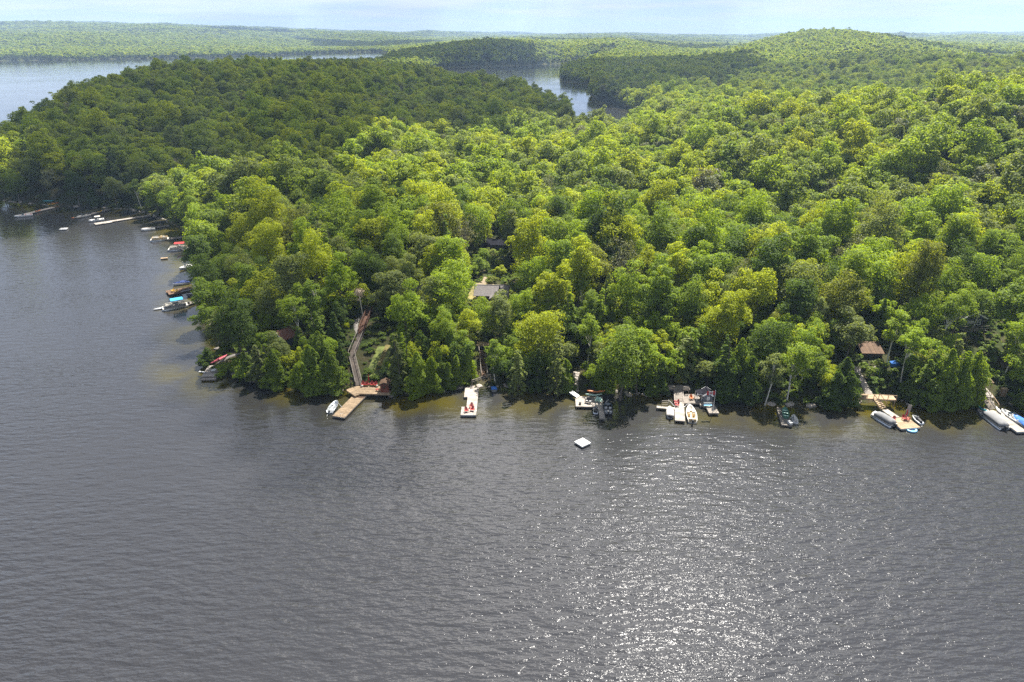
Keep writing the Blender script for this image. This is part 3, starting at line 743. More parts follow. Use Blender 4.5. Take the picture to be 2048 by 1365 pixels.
# the bay in the west
for px, py, k, h, r, c in [(40, 404, 'broadleaf_tree', 13, 4.6, 2), (10, 400, 'broadleaf_tree', 12, 4.0, 4), (160, 413, 'broadleaf_tree', 14, 4.4, 3), (190, 414, 'cedar_tree', 9, 3, 3), (235, 415, 'broadleaf_tree', 13, 4.2, 4), (285, 422, 'birch_tree', 13, 3.4, 2), (318, 434, 'broadleaf_tree', 14, 4.4, 1), (350, 447, 'broadleaf_tree', 14, 4.2, 2), (392, 470, 'broadleaf_tree', 15, 4.5, 2), (405, 500, 'broadleaf_tree', 15, 4.5, 1),
                           (412, 535, 'birch_tree', 14, 3.6, 2), (410, 575, 'broadleaf_tree', 15, 4.2, 3), (420, 612, 'broadleaf_tree', 14, 4.0, 3), (430, 655, 'broadleaf_tree', 13, 4.2, 2)]:
    H_(k, px, py, h, r, c)

def lattice(s, x0, x1, y0, y1, jit=0.42):
    xs = np.arange(x0, x1, s); ys = np.arange(y0, y1, s * 0.87)
    X, Y = np.meshgrid(xs, ys)
    X = X + (np.arange(len(ys)) % 2)[:, None] * s * 0.5
    X = X + rng.uniform(-jit, jit, X.shape) * s; Y = Y + rng.uniform(-jit, jit, Y.shape) * s
    return X.ravel(), Y.ravel()
def in_view(x, y, z, m=1.12):
    zc = y * CP - (z - HCAM) * SP
    return (zc > 10) & (np.abs(x) < zc * 0.75 * m + 14)
def seen(x, y, top, slack=6.0, steps=70):
    """is the crown top above the canopy between it and the camera (with slack for a step aside)?"""
    ok = np.ones(len(x), bool)
    for i in range(0, len(x), 4000):
        xs, ys, ts = x[i:i + 4000], y[i:i + 4000], top[i:i + 4000]
        d = np.hypot(xs, ys)
        f = 1 - np.geomspace(0.02, 0.82, steps)
        gx_, gy_ = xs[:, None] * f, ys[:, None] * f
        g = GI(gx_.ravel(), gy_.ravel()).reshape(gx_.shape)
        can = np.where(g > 0.2, g + 12, 0)
        line = HCAM + (ts[:, None] - HCAM) * f
        ok[i:i + 4000] = ~((can - slack) > line).any(1)
    return ok
# fast ground lookup from the polar grid
_ua, _ur = np.unique(np.round(np.arctan2(gx, gy), 9)), None
_A = gzv.reshape(shp); _ra = np.hypot(gx, gy).reshape(shp)[:, 0]; _aa = np.unwrap(np.arctan2(gx, gy).reshape(shp)[3])
_S = gs.reshape(shp)
def _bil(T, x, y):
    a = np.arctan2(x, y); r = np.hypot(x, y)
    i = np.clip(np.searchsorted(_ra, r) - 1, 0, len(_ra) - 2); j = np.clip(np.searchsorted(_aa, a) - 1, 0, len(_aa) - 2)
    u = np.clip((r - _ra[i]) / (_ra[i + 1] - _ra[i]), 0, 1); v = np.clip((a - _aa[j]) / (_aa[j + 1] - _aa[j]), 0, 1)
    return T[i, j] * (1 - u) * (1 - v) + T[i + 1, j] * u * (1 - v) + T[i, j + 1] * (1 - u) * v + T[i + 1, j + 1] * u * v
def GI(x, y): return _bil(_A, x, y)
def SI(x, y): return _bil(_S, x, y)

# zone near: up to 1000 m
X, Y = lattice(7.2, -900, 900, 95, 1000)
d = np.hypot(X, Y); s = SI(X, Y)
k = (d < 1000) & (s > 0.5)
X, Y, d, s = X[k], Y[k], d[k], s[k]
Z = GI(X, Y)
k = in_view(X, Y, Z); X, Y, Z, d, s = X[k], Y[k], Z[k], d[k], s[k]
k = seen(X, Y, Z + 19); X, Y, Z, d, s = X[k], Y[k], Z[k], d[k], s[k]
hx = np.array([[t_['x'], t_['y'], max(2.6, 0.75 * t_['sx'] * PROTO[t_['kind']][t_['v']][3])] for t_ in TREES])
spots = []
for i in np.argsort(d):
    x, y, z = X[i], Y[i], Z[i]
    if d[i] < 360:
        if (np.hypot(hx[:, 0] - x, hx[:, 1] - y) < hx[:, 2] + 1.3).any(): continue
        if (np.hypot(FOOT[:, 0] - x, FOOT[:, 1] - y) < FOOT[:, 2]).any(): continue
    u = rng.random()
    if d[i] < 330:
        if s[i] < 9: kind = 'cedar_tree' if u < 0.26 else 'spruce_tree' if u < 0.36 else 'birch_tree' if u < 0.52 else 'broadleaf_tree'
        elif s[i] < 30: kind = 'cedar_tree' if u < 0.05 else 'spruce_tree' if u < 0.15 else 'birch_tree' if u < 0.27 else 'broadleaf_tree'
        else: kind = 'spruce_tree' if u < 0.04 else 'birch_tree' if u < 0.06 else 'broadleaf_tree'
        v = int(rng.integers(len(PROTO[kind]))); _, _, H, RR = PROTO[kind][v]
        sc = rng.uniform(0.64, 1.16) * (0.82 if s[i] < 14 else 1.0) * (1 - 0.12 * (d[i] < 170))
        done = False
        for f in (1.0, 0.75, 0.5):
            if not blocked(x, y, z, H * sc * f, RR * sc * f, d[i]):
                done = True; sc *= f; break
        if not done: continue
        if sc < 0.45 and kind != 'cedar_tree': kind = 'cedar_tree'; v = int(rng.integers(4)); sc = 0.5
        c = int(rng.choice(6, p=[0.22, 0.24, 0.24, 0.10, 0.12, 0.08] if kind == 'broadleaf_tree' else [0.1, 0.3, 0.3, 0.0, 0.2, 0.1] if kind == 'birch_tree' else [0, 0.1, 0.34, 0.4, 0.16, 0]))
        spots.append(dict(kind=kind, v=v, x=x, y=y, z=z, sx=sc * rng.uniform(0.94, 1.12), sz=sc, turn=rng.uniform(0, 6.28), col=c, lean=(rng.normal() * 0.03, rng.normal() * 0.03), d=d[i]))
    else:
        spots.append(dict(kind='wood', x=x, y=y, z=z, d=d[i], s=s[i]))
# the nearest 300 broadleaved trees and all the nearer birches, cedars and spruces stand singly
LIMIT = {'broadleaf_tree': 292, 'birch_tree': 90, 'cedar_tree': 150, 'spruce_tree': 90, 'pale_hemlock_tree': 9, 'shrub': 20, 'young_tree': 230, 'bare_tree': 30}
cnt = {k_: sum(1 for t_ in TREES if t_['kind'] == k_) for k_ in LIMIT}
woods = []
# young trees fill the bank under and between the tall ones
X2, Y2 = lattice(3.9, -330, 200, 95, 330)
s2 = SI(X2, Y2); d2_ = np.hypot(X2, Y2); k2 = (s2 > 0.4) & (s2 < 30) & (d2_ < 330)
X2, Y2, d2_ = X2[k2], Y2[k2], d2_[k2]; Z2 = GI(X2, Y2); k2 = in_view(X2, Y2, Z2, 1.0); X2, Y2, Z2, d2_ = X2[k2], Y2[k2], Z2[k2], d2_[k2]
big = np.array([(t_['x'], t_['y'], 1.6 if not t_.get('hero') else 0.62 * t_['sx'] * PROTO[t_['kind']][t_['v']][3]) for t_ in TREES + [q for q in spots if q['kind'] != 'wood' and q['d'] < 340]])
for i in np.argsort(d2_):
    x, y, z = X2[i], Y2[i], Z2[i]
    if (np.hypot(big[:, 0] - x, big[:, 1] - y) < big[:, 2]).any() or (np.hypot(FOOT[:, 0] - x, FOOT[:, 1] - y) < FOOT[:, 2] * 0.8).any(): continue
    v = int(rng.integers(4)); sc = rng.uniform(0.7, 1.2); _, _, H, RR = PROTO['young_tree'][v]
    for f in (1.0, 0.7, 0.45):
        if not blocked(x, y, z, H * sc * f, RR * sc * f, d2_[i]):
            spots.append(dict(kind='young_tree', v=v, x=x, y=y, z=z, sx=sc * f, sz=sc * f, turn=rng.uniform(0, 6.28), col=int(rng.choice(6, p=[.2, .32, .28, .08, .08, .04])), lean=(rng.normal() * .05, rng.normal() * .05), d=d2_[i])); break
for t_ in spots:
    if t_['kind'] == 'young_tree' and cnt['young_tree'] >= LIMIT['young_tree']: continue
    if t_['kind'] in LIMIT and cnt[t_['kind']] < LIMIT[t_['kind']] and t_['d'] < 300:
        cnt[t_['kind']] += 1; TREES.append(t_)
    else:
        woods.append(t_)
def wood_points(lst, meshes, nb):
    n = len(lst)
    P = np.array([(t_['x'], t_['y'], t_['z'] - 0.3) for t_ in lst])
    con = np.array([t_.get('kind') in ('cedar_tree', 'spruce_tree') or (t_.get('kind') == 'wood' and rng.random() < (0.16 if t_.get('s', 99) < 20 else 0.03)) for t_ in lst])
    idx = np.where(con, rng.choice([nb, nb + 2], n), np.where(rng.random(n) < 0.045, nb + 1, rng.integers(0, nb, n)))
    sc = rng.choice([0.72, 0.9, 1.05, 1.28], n, p=[.25, .35, .28, .12]) * rng.uniform(0.9, 1.1, n)
    return P, rng.uniform(0, 6.28, n), np.stack([sc * 1.04, sc * 1.04, sc * rng.uniform(0.85, 1.05, n)], -1), idx
def side(t_):   # the shaded ridge in the west is a wood of its own
    px, _ = proj(t_['x'], t_['y'], t_['z'])
    return px < 640 + (t_['d'] - 330) * 2.2 and t_['d'] < 900 and px < 1165
wr = [t_ for t_ in woods if side(t_)]; wh = [t_ for t_ in woods if not side(t_)]
scatter('hillside_wood', *wood_points(wh, MID, 7), MID, label='sunlit yellow-green broadleaved wood covering the hillside on the right', cat='wood')
scatter('ridge_wood', *wood_points(wr, MID, 7), MID, label='dark green broadleaved wood in cloud shade on the left ridge', cat='wood')
# zone far: spacing grows with distance
fx, fy, fr = [], [], []
r_ = 1000.0
while r_ < 8600:
    sp_ = max(8.0, 0.0052 * r_)
    n = int(1.5 * r_ / sp_)
    a = (np.arange(n) + rng.uniform(-0.4, 0.4, n)) / n * 1.5 - 0.75
    rr = r_ + rng.uniform(-0.4, 0.4, n) * sp_
    fx.append(rr * np.sin(a)); fy.append(rr * np.cos(a)); fr.append(np.full(n, sp_))
    r_ += sp_ * 0.9
X, Y, S_ = np.concatenate(fx), np.concatenate(fy), np.concatenate(fr)
s = SI(X, Y); k = s > 3; X, Y, S_, s = X[k], Y[k], S_[k], s[k]
Z = GI(X, Y); k = in_view(X, Y, Z, 1.06); X, Y, S_, Z, s = X[k], Y[k], S_[k], Z[k], s[k]
k = seen(X, Y, Z + 18, 5.0, 60); X, Y, S_, Z, s = X[k], Y[k], S_[k], Z[k], s[k]
n = len(X)
idx = np.where((s < 40) & (rng.random(n) < 0.6) | (rng.random(n) < 0.04), 5, rng.integers(0, 5, n))
sc = rng.uniform(0.75, 1.15, n)
hs_ = 0.85 * sc * np.where(rng.random(n) < 0.04, 1.25, 1.0)
grow = np.stack([sc * S_ / 8.0, sc * S_ / 8.0, hs_ * np.where(idx == 5, 1.0, 1.0)], -1)
scatter('far_wood', np.stack([X, Y, Z - 1.0], -1), rng.uniform(0, 6.28, n), grow, idx, FAR, label='hazy distant forest covering the hills beyond the lakes', cat='wood')
print('TREES', len(TREES), cnt, 'woods', len(wr), len(wh), 'far', n)

# undergrowth on the banks and in the openings
X, Y = lattice(1.5, -330, 260, 95, 330)
s = SI(X, Y); d = np.hypot(X, Y)
k = (s > 0.15) & (d < 330) & ((s < 45) | (d < 200)); X, Y, s = X[k], Y[k], s[k]
Z = GI(X, Y); k = in_view(X, Y, Z, 1.05); X, Y, Z, s = X[k], Y[k], Z[k], s[k]
PATHS = []      # (x, y, radius) kept clear; the builders of paths and decks below share it
for pts, r in [([(718, 770), (710, 722), (722, 672), (738, 628)], 1.5), ([(716, 668), (711, 655), (720, 640), (730, 630)], 1.3), ([(752, 745), (766, 712), (774, 692)], 2.0), ([(745, 778), (720, 778), (768, 780)], 2.6), ([(965, 690), (966, 735), (968, 770)], 1.2), ([(1150, 742), (1151, 785)], 1.2),
               ([(1715, 740), (1728, 765), (1738, 790)], 1.4), ([(440, 728), (468, 712), (495, 706)], 1.1), ([(1745, 795), (1725, 798), (1770, 793)], 2.2), ([(1965, 770), (1972, 790)], 3.0), ([(950, 600), (960, 578), (985, 570)], 2.2), ([(975, 598), (985, 610)], 4.0), ([(1743, 705)], 4), ([(575, 676)], 3.5), ([(1915, 692), (1925, 700)], 2.5), ([(1395, 795), (1365, 780)], 2.5)]:
    for (ax, ay), (bx, by) in zip(pts, pts[1:] + pts[-1:]):
        p0, p1 = on_ground(ax, ay), on_ground(bx, by)
        for q in np.linspace(0, 1, 6): PATHS.append((p0.x + (p1.x - p0.x) * q, p0.y + (p1.y - p0.y) * q, r))
PATHS = np.array(PATHS)
k = ~((np.hypot(X[:, None] - PATHS[None, :, 0], Y[:, None] - PATHS[None, :, 1]) < PATHS[None, :, 2]).any(1)) & (rng.random(len(X)) < 0.8)
X, Y, Z = X[k], Y[k], Z[k]; n = len(X)
sc = rng.uniform(0.4, 1.35, n)
scatter('undergrowth', np.stack([X, Y, Z - 0.1], -1), rng.uniform(0, 6.28, n), np.stack([sc, sc, sc * rng.uniform(0.5, 1.0, n)], -1), rng.integers(0, 3, n), UNDER, label='low green undergrowth of ferns and seedlings on the banks', cat='undergrowth')

# ------------------------------------------------------------------ the single trees, each a thing
TREES.sort(key=lambda t_: math.hypot(t_['x'], t_['y']))
for t_ in TREES:
    kind, v = t_['kind'], t_['v']
    name = kind.replace('pale_', '')
    crown_me, trunk_me, H, RR = PROTO[kind][v]
    o = bpy.data.objects.new(name, None); C.objects.link(o)
    o.location = (t_['x'], t_['y'], t_['z'] - 0.05)
    lx, ly = t_['lean']
    M = Matrix(((1, 0, lx, 0), (0, 1, ly, 0), (0, 0, 1, 0), (0, 0, 0, 1)))
    o.rotation_euler = (math.atan(-ly), math.atan(lx), 0)
    cr_ = bpy.data.objects.new(crown_me.name.split('.')[0], crown_me); tk_ = bpy.data.objects.new(trunk_me.name.split('.')[0], trunk_me)
    for c in (cr_, tk_):
        C.objects.link(c); c.parent = o
        c.rotation_euler = (0, 0, t_['turn']); c.scale = (t_['sx'], t_['sx'], t_['sz'])
    g = GREENS[t_['col']][1]
    f = rng.uniform(0.88, 1.12) * (1.25 if kind == 'pale_hemlock_tree' else 0.92 if kind in ('cedar_tree', 'spruce_tree') else 1.0)
    cr_.color = (g[0] * f, g[1] * f, g[2] * f, 1)
    t_['obj'] = o
# ------------------------------------------------------------------ small building kit
class MB:
    """collects solids; build() links them as one mesh object"""
    def __init__(s): s.V, s.F = [], []
    def add(s, V, Fc):
        o = len(s.V); s.V += [tuple(v) for v in V]; s.F += [tuple(i + o for i in f) for f in Fc]; return s
    def box(s, c, d, rz=0.0, rx=0.0):
        M = Matrix.Rotation(rz, 3, 'Z') @ Matrix.Rotation(rx, 3, 'X')
        V = [Vector(c) + M @ Vector((sx * d[0] / 2, sy * d[1] / 2, sz * d[2] / 2)) for sz in (-1, 1) for sx, sy in ((-1, -1), (1, -1), (1, 1), (-1, 1))]
        return s.add(V, [(3, 2, 1, 0), (4, 5, 6, 7), (0, 1, 5, 4), (1, 2, 6, 5), (2, 3, 7, 6), (3, 0, 4, 7)])
    def beam(s, a, b, w, h):
        a, b = Vector(a), Vector(b); d = (b - a).normalized()
        u = d.cross(Vector((0, 0, 1)))
        u = Vector((1, 0, 0)) if u.length < 1e-4 else u.normalized()
        v = u.cross(d)
        V = [p + u * (i * w / 2) + v * (j * h / 2) for p in (a, b) for i, j in ((-1, -1), (1, -1), (1, 1), (-1, 1))]
        return s.add(V, [(3, 2, 1, 0), (4, 5, 6, 7), (0, 1, 5, 4), (1, 2, 6, 5), (2, 3, 7, 6), (3, 0, 4, 7)])
    def tube(s, pts, r, n=6):
        rr = r if isinstance(r, (list, tuple)) else [r] * len(pts)
        V, Q = tube_np([[(*p, q) for p, q in zip(pts, rr)]], n)
        s.add(V.tolist(), Q.tolist()); m = len(s.V) - len(V)
        s.F += [tuple(m + i for i in range(n))[::-1], tuple(m + len(V) - n + i for i in range(n))]
        return s
    def prism(s, poly, z0, z1):
        n = len(poly); V = [(x, y, z0) for x, y in poly] + [(x, y, z1) for x, y in poly]
        return s.add(V, [tuple(range(n))[::-1], tuple(range(n, 2 * n))] + [(i, (i + 1) % n, n + (i + 1) % n, n + i) for i in range(n)])
    def loft(s, rings, cap=True):
        n = len(rings[0]); V = [v for r_ in rings for v in r_]
        Fc = [(k * n + i, k * n + (i + 1) % n, (k + 1) * n + (i + 1) % n, (k + 1) * n + i) for k in range(len(rings) - 1) for i in range(n)]
        if cap: Fc += [tuple(range(n))[::-1], tuple((len(rings) - 1) * n + i for i in range(n))]
        return s.add(V, Fc)
    def build(s, name, mat, parent=None, smooth=False, kind=None):
        me = bpy.data.meshes.new(name); me.from_pydata([tuple(v) for v in s.V], [], s.F)
        if smooth: me.polygons.foreach_set('use_smooth', [True] * len(me.polygons))
        me.materials.append(mat); me.update()
        o = link(name, me, parent)
        if kind: o['kind'] = kind
        return o
def boxp(name, c, d, mat, parent, rz=0.0, rx=0.0): return MB().box(c, d, rz, rx).build(name, mat, parent)
def face(a, b):                      # turn that sends local +Y from a towards b
    return math.atan2(-(b.x - a.x), b.y - a.y)
def copy_thing(o, loc, rz, label, group=None):
    c = o.copy(); C.objects.link(c); c.location = loc; c.rotation_euler = (0, 0, rz); c['label'] = label
    if group: c['group'] = group
    def rec(a, b):
        for ch in [q for q in C.objects if q.parent == a]:
            d = ch.copy(); C.objects.link(d); d.parent = b; rec(ch, d)
    rec(o, c)
    return c

def wood_mat(name, col, rough=0.8, var=0.22):
    return plain(name, tuple(c * 0.74 for c in col), rough, var=var, scale=2.5, spec=0.2, pieces=0.16)
M_ = dict(
    tan=wood_mat('tan_deck_wood', (0.46, 0.335, 0.21)), grey=wood_mat('weathered_grey_wood', (0.30, 0.265, 0.225)), pale=wood_mat('pale_dock_wood', (0.46, 0.41, 0.355)),
    dark=wood_mat('dark_stained_wood', (0.10, 0.07, 0.05)), brown=wood_mat('brown_wood', (0.17, 0.105, 0.065)), rust=wood_mat('rust_brown_wood', (0.17, 0.09, 0.06)), stair=wood_mat('old_stair_wood', (0.185, 0.15, 0.125)),
    red=plain('red_plastic', (0.36, 0.035, 0.03), 0.5), redcloth=plain('red_cloth', (0.40, 0.03, 0.03), 0.9), pink=plain('faded_red_plastic', (0.55, 0.10, 0.13), 0.5), orange=plain('orange_plastic', (0.50, 0.15, 0.03), 0.5), yellow=plain('yellow_plastic', (0.68, 0.43, 0.04), 0.5),
    green=plain('green_plastic', (0.06, 0.19, 0.12), 0.5), mint=plain('mint_plastic', (0.42, 0.60, 0.50), 0.5), teal=plain('teal_plastic', (0.05, 0.34, 0.38), 0.5), blue=plain('blue_cloth', (0.03, 0.14, 0.45), 0.8), sky=plain('pale_blue_vinyl', (0.25, 0.55, 0.80), 0.4), navy=plain('navy_cloth', (0.02, 0.04, 0.14), 0.85),
    turq=plain('turquoise_cloth', (0.04, 0.30, 0.50), 0.85), white=plain('white_gelcoat', (0.52, 0.52, 0.51), 0.3, var=0.05), offw=plain('off_white_vinyl', (0.50, 0.47, 0.41), 0.5, var=0.08), beige=plain('beige_upholstery', (0.55, 0.42, 0.24), 0.6), grey2=plain('grey_cover_cloth', (0.20, 0.20, 0.20), 0.9),
    cover=plain('pale_cover_cloth', (0.50, 0.47, 0.42), 0.9), black=plain('black_gelcoat', (0.015, 0.016, 0.018), 0.25, var=0.1), alu=plain('aluminium', (0.55, 0.57, 0.59), 0.35, 0.8, var=0.08), glass=plain('tinted_glass', (0.03, 0.05, 0.06), 0.08, var=0.1, spec=0.8), mblack=plain('motor_black', (0.02, 0.02, 0.022), 0.35),
    stone=plain('stone', (0.33, 0.29, 0.25), 0.9, var=0.3, scale=1.5, bump=0.5), gravel=plain('gravel', (0.22, 0.20, 0.18), 0.95, var=0.3, scale=5, bump=0.6), sand=plain('dry_earth', (0.20, 0.155, 0.10), 0.95, var=0.3, scale=1.2), bank=plain('bank_grass', (0.13, 0.155, 0.035), 0.95, var=0.6, scale=0.8, bump=0.8), lawn=plain('dry_lawn', (0.17, 0.14, 0.045), 0.95, var=0.5, scale=0.9, bump=0.6),
    navyw=plain('dark_blue_siding', (0.025, 0.032, 0.045), 0.6), greyw=plain('grey_siding', (0.11, 0.118, 0.135), 0.7), roofd=plain('dark_shingle', (0.016, 0.016, 0.021), 0.95, var=0.3, scale=4, spec=0.05), roofg=plain('grey_shingle', (0.17, 0.155, 0.15), 0.95, var=0.25, scale=3, spec=0.05), roofr=plain('red_brown_shingle', (0.19, 0.095, 0.07), 0.95, var=0.25, scale=3, spec=0.05), trim=plain('white_trim', (0.75, 0.75, 0.74), 0.5, var=0.05),
    redw=wood_mat('red_brown_siding', (0.24, 0.075, 0.045)), tanw=wood_mat('tan_siding', (0.33, 0.24, 0.15)))

# ------------------------------------------------------------------ docks
def boards(mb, x0, y0, x1, y1, z, along, t=0.045, w=0.19):
    """deck boards laid side by side with open joints; along: the axis they run on"""
    if along == 'x':
        n = max(1, int(round((y1 - y0) / w))); st = (y1 - y0) / n
        for k in range(n): mb.box(((x0 + x1) / 2, y0 + (k + 0.5) * st, z + rng.uniform(-0.006, 0.006)), (x1 - x0, st - 0.018, t))
    else:
        n = max(1, int(round((x1 - x0) / w))); st = (x1 - x0) / n
        for k in range(n): mb.box((x0 + (k + 0.5) * st, (y0 + y1) / 2, z + rng.uniform(-0.006, 0.006)), (st - 0.018, y1 - y0, t))
def platform(parent, rects, z, mat, frame_mat, down=0.9, along='x', post_mat=None, floats=False):
    """rects: local (x0,y0,x1,y1); deck boards, skirt boards all round, posts (or floats)"""
    b = MB(); f = MB()
    for x0, y0, x1, y1 in rects:
        boards(b, x0, y0, x1, y1, z, along)
        zf = z - 0.03 - 0.11
        for c, d in ((((x0 + x1) / 2, y0 + 0.03, zf), (x1 - x0, 0.06, 0.2)), (((x0 + x1) / 2, y1 - 0.03, zf), (x1 - x0, 0.06, 0.2)), ((x0 + 0.03, (y0 + y1) / 2, zf), (0.06, y1 - y0 - 0.13, 0.2)), ((x1 - 0.03, (y0 + y1) / 2, zf), (0.06, y1 - y0 - 0.13, 0.2))):
            f.box(c, d)
    b.build('deck_boards', mat, parent, kind='stuff')
    f.build('frame', frame_mat, parent)
    for x0, y0, x1, y1 in rects:
        n = max(2, int((y1 - y0) / 3.2) + 1)
        for k in range(n):
            y = y0 + 0.2 + (y1 - y0 - 0.4) * k / (n - 1)
            if floats:
                boxp('float', ((x0 + x1) / 2, y, z - 0.42), (max(0.4, x1 - x0 - 0.3), 0.7, 0.36), M_['mblack'], parent)
            else:
                for x in (x0 + 0.16, x1 - 0.16):
                    MB().tube([(x, y, z - 0.06), (x, y, z - down - 1.2)], 0.08, 6).build('post', post_mat or frame_mat, parent)
def dock(label, A, B, w, mat='pale', z=0.45, zs=None, extra=(), group='docks along the shore', floats=False, cat='dock', name='dock', fm='grey'):
    """straight dock from the shore end A to the lake end B (picture points on the deck)"""
    a, b = at(*A, z), at(*B, z)
    Ln = (b - a).length
    o = thing(name, (a.x, a.y, 0), label, cat, face(a, b), group)
    platform(o, [(-w / 2, 0, w / 2, Ln)] + [tuple(e(Ln)) for e in extra], z, M_[mat], M_[fm], floats=floats)
    return o, a, b, Ln
def cleat(parent, x, y, z): boxp('cleat', (x, y, z + 0.08), (0.06, 0.28, 0.1), M_['alu'], parent)
def ladder(parent, x, y, z, rz=0):
    m = MB()
    for s_ in (-0.2, 0.2): m.tube([(x + s_, y, z - 1.0), (x + s_, y, z + 0.75), (x + s_, y - 0.35, z + 0.75)], 0.025, 5)
    for k in range(4): m.tube([(x - 0.2, y, z - 0.9 + 0.28 * k), (x + 0.2, y, z - 0.9 + 0.28 * k)], 0.022, 5)
    m.build('ladder', M_['alu'], parent)

# ------------------------------------------------------------------ boats
def hull_rings(Lh, w, hgt, draft=0.12, inner=0.13, floor=0.12, bow=0.55, n=11, transom=0.86, flare=0.84):
    rings = []
    for k in range(n):
        t = k / (n - 1)
        f = transom + (1 - transom) * min(1, t / 0.35) if t < 0.35 else (1 - ((t - 0.35) / 0.65) ** (1.7 + bow)) ** 0.75 if t < 1 else 0.0
        hw = max(w / 2 * f, 0.035)
        y = t * Lh; sh = hgt * (1 + 0.35 * max(0, t - 0.4) ** 1.5)
        kz = -draft + (draft + sh * 0.75) * max(0, (t - 0.72) / 0.28) ** 2
        iw = max(hw - inner, 0.015); fz = max(floor, kz + 0.1) if t < 0.9 else sh - 0.05
        y_in = min(max(y, 0.12), Lh - 0.35) if t > 0.5 else max(y, 0.12)
        rings.append([(-hw, y, sh), (-hw * flare, y, sh * 0.35 + kz * 0.3), (-hw * 0.62, y, kz * 0.6), (0, y, kz), (hw * 0.62, y, kz * 0.6), (hw * flare, y, sh * 0.35 + kz * 0.3), (hw, y, sh),
                      (iw, y_in, sh), (iw * 0.85, y_in, fz), (-iw * 0.85, y_in, fz), (-iw, y_in, sh)])
    return rings
def outboard(parent, y=-0.05, z=0.55, mat='mblack', s=1.0):
    m = MB()
    m.loft([[(-0.17 * s, y - 0.52 * s, z + 0.02), (0.17 * s, y - 0.52 * s, z + 0.02), (0.17 * s, y - 0.02, z + 0.02), (-0.17 * s, y - 0.02, z + 0.02)], [(-0.19 * s, y - 0.56 * s, z + 0.25 * s), (0.19 * s, y - 0.56 * s, z + 0.25 * s), (0.19 * s, y, z + 0.25 * s), (-0.19 * s, y, z + 0.25 * s)],
            [(-0.13 * s, y - 0.46 * s, z + 0.44 * s), (0.13 * s, y - 0.46 * s, z + 0.44 * s), (0.13 * s, y - 0.08, z + 0.44 * s), (-0.13 * s, y - 0.08, z + 0.44 * s)]])
    m.box((0, y - 0.25 * s, z - 0.35), (0.13 * s, 0.2 * s, 0.75))
    return m.build('outboard_motor', M_[mat], parent)
def row_boat(label, P, rz, Lh=3.8, w=1.45, mat='alu', seat='alu', motor=False, z=0.05, group=None):
    o = thing('rowing_boat', (P.x, P.y, z), label, 'rowing boat', rz, group)
    MB().loft(hull_rings(Lh, w, 0.52, 0.08, 0.05, 0.05)).build('hull', M_[mat], o, True)
    for f in (0.12, 0.42, 0.70):
        boxp('thwart', (0, Lh * f, 0.34), (w * (0.86 if f < 0.5 else 0.7), 0.30, 0.05), M_[seat], o)
    if motor: outboard(o, 0, 0.42, s=0.7)
    return o
def motor_boat(label, P, rz, Lh=5.6, w=2.1, mat='white', inside='offw', seats='beige', canopy=None, group=None, screen=True):
    o = thing('motor_boat', (P.x, P.y, 0), label, 'motorboat', rz, group)
    MB().loft(hull_rings(Lh, w, 0.72, 0.2, 0.16, 0.18, 0.2)).build('hull', M_[mat], o, True)
    MB().prism([(-w * 0.36, 0.3), (w * 0.36, 0.3), (w * 0.38, Lh * 0.45), (w * 0.3, Lh * 0.66), (0, Lh * 0.84), (-w * 0.3, Lh * 0.66), (-w * 0.38, Lh * 0.45)], 0.2, 0.26).build('cockpit_floor', M_[inside], o)
    boxp('stern_bench', (0, 0.62, 0.42), (w * 0.7, 0.5, 0.32), M_[seats], o)
    boxp('stern_bench_back', (0, 0.36, 0.66), (w * 0.7, 0.12, 0.34), M_[seats], o)
    for s_ in (-1, 1):
        q = boxp('seat', (s_ * w * 0.22, Lh * 0.40, 0.46), (0.46, 0.46, 0.2), M_[seats], o)
        boxp('seat_back', (s_ * w * 0.22, Lh * 0.40 - 0.24, 0.72), (0.46, 0.1, 0.4), M_[seats], q)
        boxp('console', (s_ * w * 0.24, Lh * 0.53, 0.58), (w * 0.26, 0.34, 0.5), M_[mat], o)
    boxp('bow_cushion', (0, Lh * 0.70, 0.46), (w * 0.42, 0.7, 0.18), M_[seats], o)
    if screen:
        m = MB(); y = Lh * 0.56
        for a, b in (((-w * 0.40, y - 0.5), (-w * 0.26, y + 0.12)), ((-w * 0.26, y + 0.12), (w * 0.26, y + 0.12)), ((w * 0.26, y + 0.12), (w * 0.40, y - 0.5))):
            dx, dy = b[0] - a[0], b[1] - a[1]; q = math.hypot(dx, dy)
            m.box(((a[0] + b[0]) / 2, (a[1] + b[1]) / 2 - 0.08, 0.95), (q, 0.03, 0.42), math.atan2(dy, dx), R(-18))
        m.build('windscreen', M_['glass'], o)
    if canopy:
        m = MB(); zt = 1.95
        m.loft([[(-w * 0.45, Lh * f, zt - 0.12), (0, Lh * f, zt + 0.06), (w * 0.45, Lh * f, zt - 0.12), (w * 0.45, Lh * f, zt - 0.16), (0, Lh * f, zt + 0.02), (-w * 0.45, Lh * f, zt - 0.16)] for f in (0.22, 0.4, 0.58)])
        m.build('canopy', M_[canopy], o)
        for s_ in (-1, 1):
            for f in (0.25, 0.55): MB().tube([(s_ * w * 0.44, Lh * 0.4, 0.72), (s_ * w * 0.44, Lh * f, zt - 0.16)], 0.022, 5).build('canopy_pole', M_['alu'], o)
    outboard(o, -0.02, 0.55)
    return o
